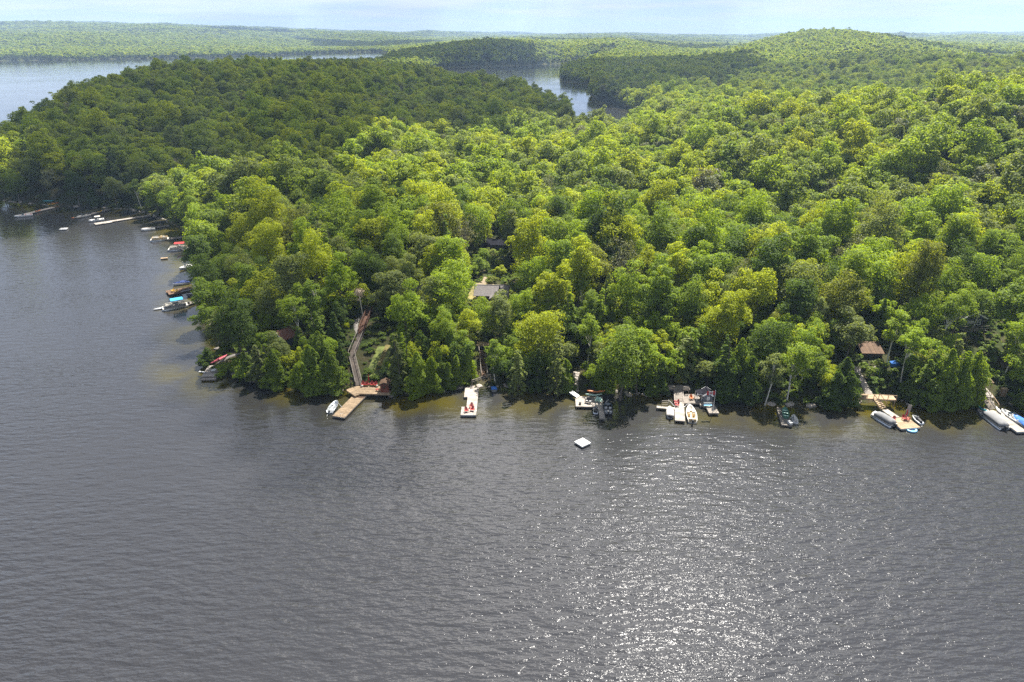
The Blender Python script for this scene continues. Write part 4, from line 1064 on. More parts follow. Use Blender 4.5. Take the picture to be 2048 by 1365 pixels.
def covered_boat(label, P, rz, Lh=4.6, w=2.0, hull='white', cloth='cover', group=None, motor=True):
    o = thing('covered_boat', (P.x, P.y, 0), label, 'covered boat', rz, group)
    MB().loft(hull_rings(Lh, w, 0.66, 0.16, 0.14, 0.15, 0.3)).build('hull', M_[hull], o, True)
    rings = []
    for k in range(9):
        t = k / 8
        f = (0.90 if t < 0.35 else max(0.05, 0.92 * (1 - ((t - 0.35) / 0.65) ** 2.0) ** 0.75)) * w / 2 + 0.04
        zt = 0.72 + 0.40 * math.sin(min(1, t * 1.25) * math.pi) ** 0.8 + 0.06 * math.sin(t * 19)
        sh = 0.66 * (1 + 0.35 * max(0, t - 0.4) ** 1.5)
        y = 0.02 + t * (Lh - 0.25)
        rings.append([(-f, y, sh - 0.12), (-f, y, sh + 0.03), (-f * 0.55, y, (zt + sh) / 2 + 0.08), (0, y, max(zt, sh + 0.06)), (f * 0.55, y, (zt + sh) / 2 + 0.08), (f, y, sh + 0.03), (f, y, sh - 0.12)])
    MB().loft(rings).build('boat_cover', M_[cloth], o, True)
    if motor: outboard(o, -0.02, 0.5)
    return o
def pontoon_boat(label, P, rz, Lh=6.6, w=2.45, fence='offw', seats='offw', canopy=None, cover=None, group=None):
    o = thing('pontoon_boat', (P.x, P.y, 0), label, 'pontoon boat', rz, group)
    for s_ in (-1, 1):
        MB().tube([(s_ * w * 0.36, 0.0, 0.12), (s_ * w * 0.36, Lh - 0.7, 0.12), (s_ * w * 0.36, Lh - 0.2, 0.18), (s_ * w * 0.36, Lh + 0.05, 0.30)], [0.31, 0.31, 0.22, 0.04], 10).build('pontoon', M_['alu'], o, True)
    boxp('deck', (0, Lh / 2 - 0.1, 0.52), (w, Lh - 0.2, 0.14), M_['cover'], o)
    if cover:
        rings = []
        for k in range(11):
            t = k / 10; y = 0.15 + t * (Lh - 0.75); e = min(1, min(t, 1 - t) * 7)
            zt = 1.22 + 0.42 * math.sin(t * math.pi) ** 0.6 + 0.05 * math.sin(t * 23)
            hw = w / 2 - 0.05 - (1 - e) * 0.12
            rings.append([(-hw, y, 0.64), (-hw, y, 1.12 * (0.85 + 0.15 * e)), (-hw * 0.5, y, (1.12 + zt) / 2 * (0.9 + 0.1 * e)), (0, y, zt * (0.88 + 0.12 * e)), (hw * 0.5, y, (1.12 + zt) / 2 * (0.9 + 0.1 * e)), (hw, y, 1.12 * (0.85 + 0.15 * e)), (hw, y, 0.64)])
        MB().loft(rings).build('boat_cover', M_[cover], o, True)
    else:
        for s_ in (-1, 1): boxp('side_panel', (s_ * (w / 2 - 0.06), Lh * 0.47, 0.92), (0.05, Lh * 0.80, 0.62), M_[fence], o)
        boxp('bow_panel', (0, Lh * 0.87, 0.92), (w - 0.2, 0.05, 0.62), M_[fence], o)
        for s_, y, ln in ((-1, Lh * 0.7, 1.7), (1, Lh * 0.7, 1.7), (-1, Lh * 0.2, 1.5)):
            q = boxp('bench', (s_ * w * 0.33, y, 0.80), (0.55, ln, 0.42), M_[seats], o)
            boxp('bench_back', (s_ * w * 0.44, y, 1.15), (0.12, ln, 0.36), M_[seats], q)
        boxp('helm', (w * 0.3, Lh * 0.40, 0.98), (0.5, 0.6, 0.8), M_[fence], o)
        boxp('seat', (w * 0.26, Lh * 0.28, 0.95), (0.5, 0.5, 0.7), M_[seats], o)
    if canopy:
        zt = 2.5
        MB().loft([[(-w * 0.48, Lh * f, zt - 0.14), (-w * 0.2, Lh * f, zt + 0.02), (w * 0.2, Lh * f, zt + 0.02), (w * 0.48, Lh * f, zt - 0.14), (w * 0.48, Lh * f, zt - 0.2), (-w * 0.48, Lh * f, zt - 0.2)] for f in (0.14, 0.3, 0.46, 0.62)]).build('canopy', M_[canopy], o)
        for s_ in (-1, 1):
            for f in (0.16, 0.6): MB().tube([(s_ * w * 0.46, Lh * 0.38, 1.2), (s_ * w * 0.46, Lh * f, zt - 0.2)], 0.025, 5).build('canopy_pole', M_['alu'], o)
    outboard(o, -0.02, 0.5)
    return o
def kayak(label, P, rz, mat, Lh=3.2, w=0.75, z=0.0, flip=False, group=None, name='kayak', roll=0.0):
    o = thing(name, (P.x, P.y, P.z + z), label, name, rz, group)
    rings = []
    for k in range(9):
        t = k / 8; f = max(0.06, math.sin(t * math.pi) ** 0.75) * w / 2; y = (t - 0.5) * Lh; rise = 0.16 * abs(2 * t - 1) ** 2.5
        up, dn = (0.26, 0.0) if not flip else (0.36, 0.02)
        rings.append([(-f, y, 0.17 + rise), (-f * 0.6, y, dn + rise), (f * 0.6, y, dn + rise), (f, y, 0.17 + rise), (f * 0.5, y, up + rise * (0.6 if not flip else -0.8)), (-f * 0.5, y, up + rise * (0.6 if not flip else -0.8))])
    MB().loft(rings).build('hull', M_[mat], o, True)
    if not flip:
        MB().prism([(0.24 * math.cos(a) * w / 0.75, 0.5 * math.sin(a) - 0.1) for a in np.arange(0, 6.28, 0.7)], 0.262, 0.30).build('cockpit', M_['mblack'], o)
    else:
        MB().tube([(0, -Lh * 0.46, 0.30), (0, 0, 0.385), (0, Lh * 0.46, 0.30)], 0.02, 5).build('keel', M_[mat], o)
    o.rotation_euler = (0, roll, rz)
    return o
def jet_ski(label, P, rz, mat='white', seat='mblack', z=0.0, group=None):
    o = thing('jet_ski', (P.x, P.y, z), label, 'jet ski', rz, group)
    MB().loft(hull_rings(3.0, 1.15, 0.42, 0.12, 0.22, 0.28, 0.2)).build('hull', M_[mat], o, True)
    MB().loft([[(-0.26, 0.3, 0.35), (0.26, 0.3, 0.35), (0.2, 0.3, 0.72), (-0.2, 0.3, 0.72)], [(-0.26, 1.3, 0.35), (0.26, 1.3, 0.35), (0.2, 1.3, 0.80), (-0.2, 1.3, 0.80)], [(-0.22, 1.55, 0.35), (0.22, 1.55, 0.35), (0.15, 1.55, 0.78), (-0.15, 1.55, 0.78)]]).build('saddle', M_[seat], o)
    MB().loft([[(-0.34, 1.5, 0.35), (0.34, 1.5, 0.35), (0.22, 1.5, 0.92), (-0.22, 1.5, 0.92)], [(-0.3, 2.1, 0.4), (0.3, 2.1, 0.4), (0.16, 2.0, 0.78), (-0.16, 2.0, 0.78)], [(-0.1, 2.75, 0.5), (0.1, 2.75, 0.5), (0.05, 2.7, 0.58), (-0.05, 2.7, 0.58)]]).build('bonnet', M_[mat], o)
    MB().tube([(-0.42, 1.5, 1.0), (0, 1.62, 0.95), (0.42, 1.5, 1.0)], 0.03, 5).build('handlebar', M_['mblack'], o)
    return o

# ------------------------------------------------------------------ dock furniture
def chair(label, P, rz, mat='red', group='red dock chairs'):
    """slat-backed reclining dock chair, facing local +Y"""
    o = thing('dock_chair', tuple(P), label, 'chair', rz, group); m = M_[mat]
    boxp('seat', (0, 0.08, 0.34), (0.62, 0.6, 0.05), m, o, 0, R(12))
    b = MB()
    for k, hh in enumerate((0.82, 0.94, 1.0, 0.94, 0.82)): b.box((-0.24 + 0.12 * k, -0.33, 0.24 + hh * 0.42), (0.105, 0.03, hh * 0.84), 0, R(22))
    b.build('backrest', m, o)
    for s_ in (-1, 1):
        boxp('arm', (s_ * 0.36, 0.04, 0.56), (0.13, 0.78, 0.035), m, o)
        boxp('leg', (s_ * 0.33, 0.36, 0.27), (0.05, 0.1, 0.54), m, o)
        boxp('leg', (s_ * 0.33, -0.30, 0.26), (0.05, 0.1, 0.52), m, o, 0, R(18))
    o.scale = (0.9, 0.9, 0.9)
    return o
def parasol(label, P, mat='redcloth', h=2.3, open_=False):
    o = thing('parasol', tuple(P), label, 'parasol')
    MB().tube([(0, 0, 0), (0, 0, h)], 0.025, 6).build('pole', M_['alu'], o)
    MB().tube([(0, 0, h * 0.40), (0, 0, h * 0.55), (0, 0, h * 0.9), (0, 0, h * 1.02)], [0.13, 0.11, 0.07, 0.02], 8).build('folded_canopy', M_[mat], o)
    MB().tube([(0, 0, 0), (0, 0, 0.08)], 0.24, 8).build('base', M_['mblack'], o)
    return o
def round_table(label, P, mat='white', r=0.5, h=0.6, cat='table', name='round_table'):
    o = thing(name, tuple(P), label, cat)
    MB().tube([(0, 0, h - 0.04), (0, 0, h)], r, 12).build('table_top', M_[mat], o)
    MB().tube([(0, 0, 0), (0, 0, h - 0.04)], 0.05, 6).build('leg', M_['alu'], o)
    return o
def whip(label, A, B, z0=0.5, z1=2.4):
    """thin springy mooring pole leaning from the dock"""
    a, b = at(*A, z0), at(*B, z1)
    o = thing('mooring_whip', (a.x, a.y, z0 - 0.02), label, 'mooring pole', 0, 'mooring poles')
    d = b - a
    MB().tube([(0, 0, 0.0), tuple(d * 0.5 + Vector((0, 0, 0.12))), tuple(d)], [0.045, 0.035, 0.02], 5).build('pole', M_['trim'], o)
    boxp('socket', (0, 0, 0.06), (0.16, 0.16, 0.12), M_['alu'], o)
    return o
def railing(label, pts, z0s, mat='grey', h=1.0, mid=1, group='railings by the docks'):
    """post and rail fence through world points"""
    p = [Vector((q.x, q.y, z)) for q, z in zip(pts, z0s)]
    o = thing('railing', tuple(p[0]), label, 'railing', 0, group)
    loc = [q - p[0] for q in p]
    for q in loc: boxp('post', tuple(q + Vector((0, 0, h / 2 - 0.2))), (0.09, 0.09, h + 0.4), M_[mat], o)
    up = Vector((0, 0, 1))
    for a, b in zip(loc, loc[1:]):
        MB().beam(a + up * (h + 0.03), b + up * (h + 0.03), 0.12, 0.06).build('rail', M_[mat], o)
        for k in range(mid): 
            zz = h * (k + 1) / (mid + 1)
            MB().beam(a + up * zz, b + up * zz, 0.05, 0.09).build('rail', M_[mat], o)
    return o
def stairway(label, pts, zs, w=1.3, mat='stair', step=0.32, rails=True, group='wooden stairways up the bank', name='stairway', cat='stairway', side='stair', kick=False):
    """treads along a line of world points, strings at the sides, posts and rails"""
    p = [Vector((q.x, q.y, z)) for q, z in zip(pts, zs)]
    o = thing(name, tuple(p[0]), label, cat, 0, group)
    loc = [q - p[0] for q in p]; tr = MB(); st = MB()
    for a, b in zip(loc, loc[1:]):
        d = b - a; n = max(2, int(math.hypot(d.x, d.y) / step)); rz = math.atan2(d.y, d.x) - math.pi / 2
        for k in range(n): tr.box(tuple(a + d * ((k + 0.5) / n)), (w, math.hypot(d.x, d.y) / n * 0.94, 0.05), rz)
        nrm = Vector((-d.y, d.x, 0)).normalized()
        for s_ in (-1, 1):
            off = nrm * (s_ * (w / 2 + 0.04))
            st.beam(a + off + Vector((0, 0, -0.12)), b + off + Vector((0, 0, -0.12)), 0.06, 0.3)
            if rails:
                m = max(2, int(d.length / 2.2) + 1)
                for k in range(m):
                    q = a + off * 1.08 + d * (k / (m - 1))
                    boxp('post', (q.x, q.y, q.z + 0.2), (0.08, 0.08, 1.5), M_[side], o)
                MB().beam(a + off * 1.08 + Vector((0, 0, 0.95)), b + off * 1.08 + Vector((0, 0, 0.95)), 0.1, 0.06).build('handrail', M_[side], o)
                if kick: MB().beam(a + off * 1.02 + Vector((0, 0, 0.5)), b + off * 1.02 + Vector((0, 0, 0.5)), 0.04, 0.55).build('side_panel', M_[side], o)
    tr.build('treads', M_[mat], o, kind='stuff'); st.build('strings', M_[mat], o)
    return o
def cabin(label, P, rz, w, d, hw, rise, wall, roof, trim='trim', over=0.45, windows=(), doors=(), chimney=None, cat='cabin', name='cabin', down=2.0, group=None, gable_window=None):
    """gabled house: ridge along local Y, gables at -Y (front) and +Y"""
    o = thing(name, tuple(P), label, cat, rz, group)
    m = MB()
    m.add([(-w / 2, -d / 2, -down), (w / 2, -d / 2, -down), (w / 2, d / 2, -down), (-w / 2, d / 2, -down), (-w / 2, -d / 2, hw), (w / 2, -d / 2, hw), (w / 2, d / 2, hw), (-w / 2, d / 2, hw), (0, -d / 2, hw + rise), (0, d / 2, hw + rise)],
          [(3, 2, 1, 0), (0, 1, 5, 8, 4), (2, 3, 7, 9, 6), (1, 2, 6, 5), (3, 0, 4, 7), (4, 8, 9, 7), (5, 6, 9, 8)])
    m.build('walls', M_[wall], o)
    sl = rise / (w / 2); t = 0.10; we = w / 2 + over; y0, y1 = -d / 2 - over, d / 2 + over
    for s_ in (-1, 1):
        q = MB(); e = [(0, hw + rise + 0.04), (s_ * we, hw + 0.04 - over * sl), (s_ * we, hw + 0.04 + t - over * sl), (0, hw + rise + 0.04 + t)]
        V = [(x, y, z) for y in (y0, y1) for x, z in e]
        q.add(V, [(0, 1, 2, 3)[::s_], (4, 5, 6, 7)[::-s_], (0, 4, 5, 1)[::s_], (1, 5, 6, 2)[::s_], (2, 6, 7, 3)[::s_], (3, 7, 4, 0)[::s_]])
        r_ = q.build('roof', M_[roof], o)
        for y in (y0 - 0.02, y1 + 0.02): MB().beam((s_ * 0.02, y, hw + rise + 0.04), (s_ * we, y, hw + 0.04 - over * sl), 0.05, 0.24).build('bargeboard', M_[trim], r_)
    MB().box((0, 0, hw + rise + t + 0.05), (0.22, y1 - y0, 0.05)).build('ridge_cap', M_[roof], o)
    def opening(nm, fc, u, z, ww, hh, mat):
        nx = {'front': (0, -1), 'back': (0, 1), 'left': (-1, 0), 'right': (1, 0)}[fc]
        q = (w if nx[0] else d) / 2
        c = (nx[0] * (q + 0.03) + (u if nx[1] else 0), nx[1] * (q + 0.03) + (u if nx[0] else 0), z)
        r2 = math.pi / 2 if nx[0] else 0
        f = MB(); 
        cs, sn = (0, 1) if nx[0] else (1, 0)
        for du, dz_, a, b in ((0, hh / 2, ww + 0.2, 0.1), (0, -hh / 2, ww + 0.2, 0.1), (-ww / 2 - 0.05, 0, 0.1, hh - 0.1), (ww / 2 + 0.05, 0, 0.1, hh - 0.1)):
            f.box((c[0] + du * cs, c[1] + du * sn, c[2] + dz_), (a, 0.08, b), r2)
        if nm == 'window':
            f.box((c[0], c[1], c[2]), (ww, 0.05, 0.06), r2); f.box((c[0], c[1], c[2]), (0.06, 0.046, hh - 0.1), r2)
        fo = f.build(nm, M_[trim], o)
        boxp('pane' if nm == 'window' else 'leaf', (c[0] - nx[0] * 0.02, c[1] - nx[1] * 0.02, c[2]), (ww - 0.002, 0.03, hh - 0.1), M_[mat], fo, r2)
    for wdw in windows: opening('window', *wdw, 'glass')
    for dr in doors: opening('door', *dr)
    if chimney: boxp('chimney', chimney, (0.6, 0.6, 1.6), M_['stone'], o)
    return o
# ------------------------------------------------------------------ what lies along the shore, west to east
V3 = Vector
def fa(A, B, z=0.4): return face(at(*A, z), at(*B, z))

# --- far bay in the west
dock('long pale dock farthest up the bay on the far left', (107, 415), (40, 431), 2.0, 'pale', 0.45)
motor_boat('white motorboat with red seats at the end of the farthest left dock', at(66, 432), fa((66, 432), (38, 435)), 6.0, 2.2, 'white', 'white', 'red')
kayak('orange kayak lying on the farthest left dock', at(76, 423, .47), fa((72, 424), (82, 421)), 'orange', 3.0)
p = on_ground(98, 405); kayak('turquoise canoe upturned on the grassy shore by the farthest left dock', p, R(-80), 'teal', 4.4, 0.9, 0.3, True, name='canoe')
p = on_ground(104, 410); kayak('yellow kayak on the grassy shore by the farthest left dock', p, R(-70), 'yellow', 3.2, z=0.05)
p = on_ground(111, 408); kayak('orange kayak on the grassy shore beside the yellow one', p, R(-60), 'orange', 3.0, z=0.05)
dock('grey dock with an orange kayak on it, second from the far left', (217, 419), (152, 436), 1.9, 'grey', 0.45)
motor_boat('grey motorboat with dark seats on the second dock from the far left', at(180, 432), fa((180, 432), (158, 437)), 5.2, 2.0, 'cover', 'grey2', 'mblack')
kayak('orange-red paddle boat at the lake end of the second dock from the far left', at(151, 436), fa((158, 434), (146, 437)), 'orange', 3.4, 1.3, name='paddle_boat')
kayak('yellow-orange kayak lying on the second dock from the far left', at(200, 424, .47), fa((194, 426), (206, 422)), 'yellow', 2.8)
dock('very long grey-white dock with a wide white end in the left bay', (300, 431), (189, 448), 1.9, 'pale', 0.45, extra=[lambda Ln: (-1.9, Ln - 5.6, -0.95, Ln)])
motor_boat('white motorboat with a raised grey windscreen by the wide dock end', at(209, 441), fa((209, 441), (186, 444)), 5.2, 2.1, 'white', 'offw', 'grey2', 'cover')
def raft(label, P, rz, s=2.4, mat='offw', name='swimming_raft', d=None, deckm=None):
    o = thing(name, (P.x, P.y, 0), label, 'raft', rz)
    d = d or s
    b = MB(); boards(b, -s / 2, -d / 2, s / 2, d / 2, 0.42, 'x'); b.build('deck_boards', M_[mat], o, kind='stuff')
    f = MB()
    for c, q in (((0, -d / 2 + .03, .30), (s, .06, .2)), ((0, d / 2 - .03, .30), (s, .06, .2)), ((-s / 2 + .03, 0, .30), (.06, d - .13, .2)), ((s / 2 - .03, 0, .30), (.06, d - .13, .2))): f.box(c, q)
    f.build('frame', M_[mat], o)
    for x in (-s * .3, s * .3): boxp('float', (x, 0, .10), (s * .25, d * .8, .36), M_['mblack'], o)
    return o
raft('small white swimming raft floating off the docks in the left bay', at(128, 460), R(15), 2.4, 'white')
dock('grey dock with a wide tan platform at its end, fourth in the left bay', (338, 451), (286, 458), 1.5, 'grey', 0.45, extra=[lambda Ln: (-1.9, Ln - 3.2, -0.75, Ln), lambda Ln: (0.75, Ln - 3.2, 1.2, Ln)])
motor_boat('small white motorboat beside the tan platform in the left bay', at(311, 460), fa((311, 460), (292, 462)), 4.6, 1.8, 'white', 'white', 'offw', screen=False)
dock('grey dock with a beige pontoon boat at its end in the left bay', (382, 472), (330, 479), 1.6, 'grey', 0.45)
pontoon_boat('beige open pontoon boat at a grey dock in the left bay', at(339, 480), fa((339, 480), (313, 482)), 6.0, 2.3, 'beige', 'offw')
dock('short dock beside the pontoon boat with the red canopy', (392, 492), (364, 500), 1.6, 'pale', 0.45)
pontoon_boat('beige pontoon boat under a red canopy in the left bay', at(377, 499), fa((377, 499), (350, 501)), 6.2, 2.4, 'offw', 'offw', 'redcloth')
raft('small tan raft adrift below the red-canopied pontoon boat', at(329, 519), R(-70), 1.0, 'tan', d=2.0)
motor_boat('white motorboat half hidden behind trees on the left shore', at(388, 533), fa((388, 533), (374, 537)), 4.8, 1.9, 'white', 'white', 'offw')
covered_boat('white boat under a dark blue cover on the left shore', at(380, 567), fa((380, 567), (354, 571)), 4.6, 1.9, 'white', 'navy')
_, _, _, _ = dock('brown timber dock with yellow chairs on the left shore', (384, 575), (332, 584), 1.7, 'brown', 0.6, extra=[lambda Ln: (-3.0, Ln - 3.6, -0.85, Ln - 0.3)], fm='dark')
chair('yellow chair nearest the lake on the brown timber dock', at(346, 584, .64), R(150), 'yellow', 'yellow dock chairs'); chair('yellow chair nearest the trees on the brown timber dock', at(353, 585, .64), R(165), 'yellow', 'yellow dock chairs')
dock('grey dock beside the turquoise-canopied pontoon boat', (402, 600), (362, 612), 1.6, 'grey', 0.5)
pontoon_boat('dark pontoon boat under a turquoise canopy off the left shore', at(376, 612), fa((376, 612), (342, 618)), 6.2, 2.4, 'grey2', 'offw', 'turq')
row_boat('black rowing boat tucked under the trees behind the turquoise canopy', at(396, 596), fa((396, 596), (378, 594)), 3.6, 1.3, 'black', 'mblack')
kayak('white paddle board floating beyond the turquoise-canopied pontoon boat', at(319, 619), fa((328, 617), (310, 620)), 'white', 3.0, 1.0, 0.0, True, name='paddle_board')

# --- the point: tan platform, red canoe, cabin among the birches
o = thing('lake_platform', (at(425, 751).x, at(425, 751).y, 0), 'tan platform with a step on the wooded point', 'platform', R(6), 'docks along the shore')
platform(o, [(-1.55, -2.0, 1.45, 3.2)], 0.75, M_['pale'], M_['grey'])
platform(o, [(-1.5, -2.75, 1.5, -2.0)], 0.42, M_['pale'], M_['grey'])
b_ = thing('diving_board', tuple(at(411, 746, .78)), 'white diving board sticking out from the point platform', 'diving board', R(75)); boxp('board', (0, 0.75, 0.12), (0.36, 1.6, 0.06), M_['white'], b_); boxp('stand', (0, 0.1, 0.045), (0.4, 0.3, 0.09), M_['alu'], b_)
round_table('round white table on the tan point platform', at(428, 745, .775), 'white', 0.5, 0.55)
p = on_ground(440, 727); kayak('faded red canoe upturned on the bank of the point', p, fa((424, 733), (456, 716), 1.0), 'pink', 4.6, 0.95, 0.75, True, name='canoe')
def path_strip(name, pts, w, mat, lift=0.05):
    P = [on_ground(*q) for q in pts]; L_, R_ = [], []
    xs, ys = np.array([q.x for q in P]), np.array([q.y for q in P]); t = np.linspace(0, len(P) - 1, len(P) * 6)
    X_, Y_ = np.interp(t, range(len(P)), xs), np.interp(t, range(len(P)), ys)
    for _ in range(3): X_[1:-1] = (X_[:-2] + X_[1:-1] * 2 + X_[2:]) / 4; Y_[1:-1] = (Y_[:-2] + Y_[1:-1] * 2 + Y_[2:]) / 4
    dx, dy = np.gradient(X_), np.gradient(Y_); n = np.hypot(dx, dy)
    cols = []
    for f in np.linspace(-1, 1, 5):
        ww = w / 2 * (1 + 0.15 * wobble(X_, Y_, 9, 2))
        x, y = X_ - dy / n * ww * f, Y_ + dx / n * ww * f
        cols.append(np.stack([x, y, ground_z(x, y) + lift - 0.25 * (abs(f) == 1)], -1))
    V = np.stack(cols, 1).reshape(-1, 3); m = len(X_); idx = np.arange(m * 5).reshape(m, 5)
    q = np.stack([idx[:-1, :-1].ravel(), idx[1:, :-1].ravel(), idx[1:, 1:].ravel(), idx[:-1, 1:].ravel()], -1)[:, ::-1]
    me = mesh_np(name, V, q, M_[mat], True)
    tag(link(name, me), kind='structure')
path_strip('gravel_path', [(436, 728), (452, 717), (470, 710), (497, 705)], 1.1, 'gravel')
p = on_ground(577, 690)
cabin('dark blue cabin with a red-brown roof among leaning birches on the point', p, R(-38), 3.6, 4.4, 2.6, 1.2, 'navyw', 'roofr', windows=[('front', -1.0, 1.6, 0.7, 1.0), ('front', 1.0, 1.6, 0.7, 1.0), ('left', 0.3, 1.6, 1.2, 0.9)], doors=[('front', 0.0, 1.1, 0.8, 2.0, 'offw')])

# --- tan dock with landing, shed, red chairs and long stairway
o, a, b, Ln = dock('long tan dock below the grey and rust stairway', (721, 790), (677, 834), 2.5, 'tan', 0.5, floats=True, fm='pale')
boxp('doormat', (0, 0.75, 0.53), (2.44, 1.0, 0.015), M_['brown'], o)
cleat(o, -1.1, Ln - 0.4, 0.5); cleat(o, 1.1, Ln - 0.4, 0.5); ladder(o, -0.7, Ln + 0.05, 0.5, 0)
c = at(749, 781, 1.0); lz = 1.0
o = thing('landing_deck', (c.x, c.y, 0), 'tan landing deck with red chairs and a brown shed', 'deck', R(-2), 'docks along the shore')
platform(o, [(-3.3, -1.5, 3.4, 1.7)], lz, M_['tan'], M_['tan'], post_mat=M_['brown'])
p = at(715, 784, 0.9)
o = thing('gangway', (p.x, p.y, 0), 'short tan gangway between the tan dock and its landing', 'gangway', fa((708, 780), (722, 789)), 'docks along the shore')
platform(o, [(-1.5, -2.2, 1.3, 1.2)], 0.93, M_['tan'], M_['tan'])
for k, (px, py, rz, lb) in enumerate([(727, 772, 12, 'leftmost of the four red chairs on the tan landing deck'), (734, 772, 5, 'second from the left of the four red chairs on the tan landing'), (744, 772, -4, 'third from the left of the four red chairs on the tan landing'), (751, 772.5, -14, 'rightmost of the four red chairs on the tan landing deck')]):
    chair(lb, at(px, py, lz + .03), R(180 + rz), 'red')
for px, lb in ((724, 'white ball cushion left of the red chairs on the tan landing'), (754, 'white ball cushion right of the red chairs on the tan landing')):
    q = thing('ball_cushion', tuple(at(px, 774, lz + .03)), lb, 'cushion', 0, 'ball cushions'); MB().tube([(0, 0, 0.0), (0, 0, .12), (0, 0, .3), (0, 0, .42)], [.14, .27, .27, .1], 9).build('cushion', M_['offw'], q, True)
parasol('closed red parasol behind the red chairs on the tan landing', at(738.5, 769, lz + .03), 'redcloth', 2.2)
q = thing('bench', tuple(at(757.5, 782, lz + .03)), 'low red bench beside the brown shed on the landing', 'bench', 0); boxp('seat', (0, 0, .36), (1.1, .45, .06), M_['red'], q)
for s_ in (-1, 1): boxp('leg', (s_ * .45, 0, .165), (.08, .4, .33), M_['red'], q)
p = at(769.5, 786, lz + .03)
cabin('small red-brown shed standing on the end of the tan landing deck', (p.x, p.y + 0.95, p.z), R(-3), 1.55, 1.7, 1.75, 0.35, 'redw', 'brown', 'brown', 0.22, windows=[('front', 0.0, 1.15, 0.34, 0.42)], doors=[('left', 0.2, 0.9, 0.75, 1.6, 'redw')], cat='shed', name='garden_shed', down=0.0)
P_ = [on_ground(718, 772), on_ground(704, 716), on_ground(722, 673)]
stairway('weathered grey stairway climbing from the tan landing deck', [at(718, 771, 1.05)] + P_[1:], [1.05, P_[1].z + .5, P_[2].z + .5], 1.1, 'stair', side='grey')
P2 = [P_[2], on_ground(728, 655), on_ground(741, 626)]
stairway('rust-brown upper stairway with solid sides above the grey one', P2, [P_[2].z + .55, P2[1].z + .6, P2[2].z + .7], 1.0, 'rust', side='rust', kick=True)
path_strip('gravel_path', [(717, 668), (711, 655), (714, 642), (728, 629), (734, 618)], 1.5, 'gravel')
path_strip('grassy_bank', [(748, 756), (754, 735), (762, 715), (770, 695)], 4.6, 'bank', .1)
path_strip('sun_streak', [(754, 742), (763, 722), (771, 703), (776, 692)], 1.5, 'lawn', .17)  # paler strip laid on the grass, a streak of sunlight put into colour
row_boat('silver rowing boat with an outboard moored left of the tan dock', at(660, 828), fa((660, 828), (672, 810)), 4.2, 1.6, 'alu', 'alu', True)
whip('white mooring pole leaning beside the silver rowing boat', (684, 815), (672, 803), 0.5, 1.8)
# dead birch with a bleached top
p = on_ground(727, 641)
o = thing('dead_tree', (p.x, p.y, p.z - .1), 'tall dead birch with a bleached tan top beside the stairway', 'dead tree')
paths = [[(0, 0, -.5, .16), (-.1, 0, 2, .14), (-.35, 0, 5, .10), (-.5, 0, 7.6, .05)]]; V, Q = tube_np(paths, 7)
link('trunk', mesh_np('trunk', V, Q, M_['offw'], True), o)
rg = np.random.default_rng(4); paths = []
for k in range(26):
    z = rg.uniform(4.6, 7.6); a = rg.uniform(0, 6.28); l = rg.uniform(.5, 1.5)
    paths.append([(-.45, 0, z, .03), (-.45 + math.cos(a) * l * .6, math.sin(a) * l * .6, z + .2, .02), (-.45 + math.cos(a) * l, math.sin(a) * l, z + .1, .01)])
V, Q = tube_np(paths, 4); link('branches', mesh_np('branches', V, Q, m_dead), o)
n = 420; u = unit(n, rg); Pn = u * (rg.random((n, 1)) ** .5) * np.array([1.4, 1.4, .9]) + np.array([-.45, 0, 6.9]); V, Q = sprays(Pn, u, .26, rg)
link('withered_leaves', mesh_np('withered_leaves', V, Q, m_dead), o)

# --- white L-shaped dock with two red chairs
a = at(943, 776, .5)
o = thing('dock', (a.x, a.y, 0), 'white stepped dock with red chairs at its lake end', 'dock', fa((945, 776), (939, 830)), 'docks along the shore')
L1 = (at(943, 794) - at(943, 776)).length; L2 = (at(943, 814) - at(943, 776)).length; L3 = (at(943, 830) - at(943, 776)).length
platform(o, [(-1.45, 0, 1.25, L1), (-1.45, L1, 0.55, L2), (-1.45, L2, 1.45, L3)], 0.5, M_['pale'], M_['white'], floats=True)
for px, py, rz, lb in [(933, 824, 200, 'red chair by itself on the left corner of the white stepped dock'), (943, 815.5, 170, 'upper of two red chairs on the right side of the white stepped dock'), (945, 822, 165, 'lower of two red chairs on the right side of the white stepped dock')]:
    chair(lb, at(px, py, .53), R(rz), 'red')
q = thing('swim_ladder', tuple(at(950, 829, .53)), 'dark swim ladder at the corner of the white stepped dock', 'ladder', 0); ladder(q, 0, 0.1, 0)
qs = [at(944, 768, 1.2), at(957, 764, 1.3), at(967, 760, 1.6), at(981, 756, 1.8)]
railing('weathered railing on the bank behind the white stepped dock', qs, [1.2, 1.3, 1.6, 1.8], 'grey', .8, 1)
P_ = [on_ground(969, 757), on_ground(967, 735), on_ground(964, 706), on_ground(966, 694)]
stairway('narrow brown stairway up the wooded bank behind the white stepped dock', P_[:3], [P_[0].z + .35, P_[1].z + .5, P_[2].z + .6], 1.1, 'brown', side='grey')
o = thing('landing_deck', (P_[3].x, P_[3].y, P_[3].z), 'small tan landing at the top of the narrow brown stairway', 'deck', 0, 'docks along the shore'); platform(o, [(-1.3, -1, 1.3, 1)], .75, M_['tan'], M_['grey'])
p = at(988, 779, .35)
o = thing('storage_box', (p.x, p.y, .0), 'blue covered box on the shore right of the white stepped dock', 'box', R(10)); boxp('box', (0, 0, .32), (1.0, .8, .7), M_['grey2'], o)
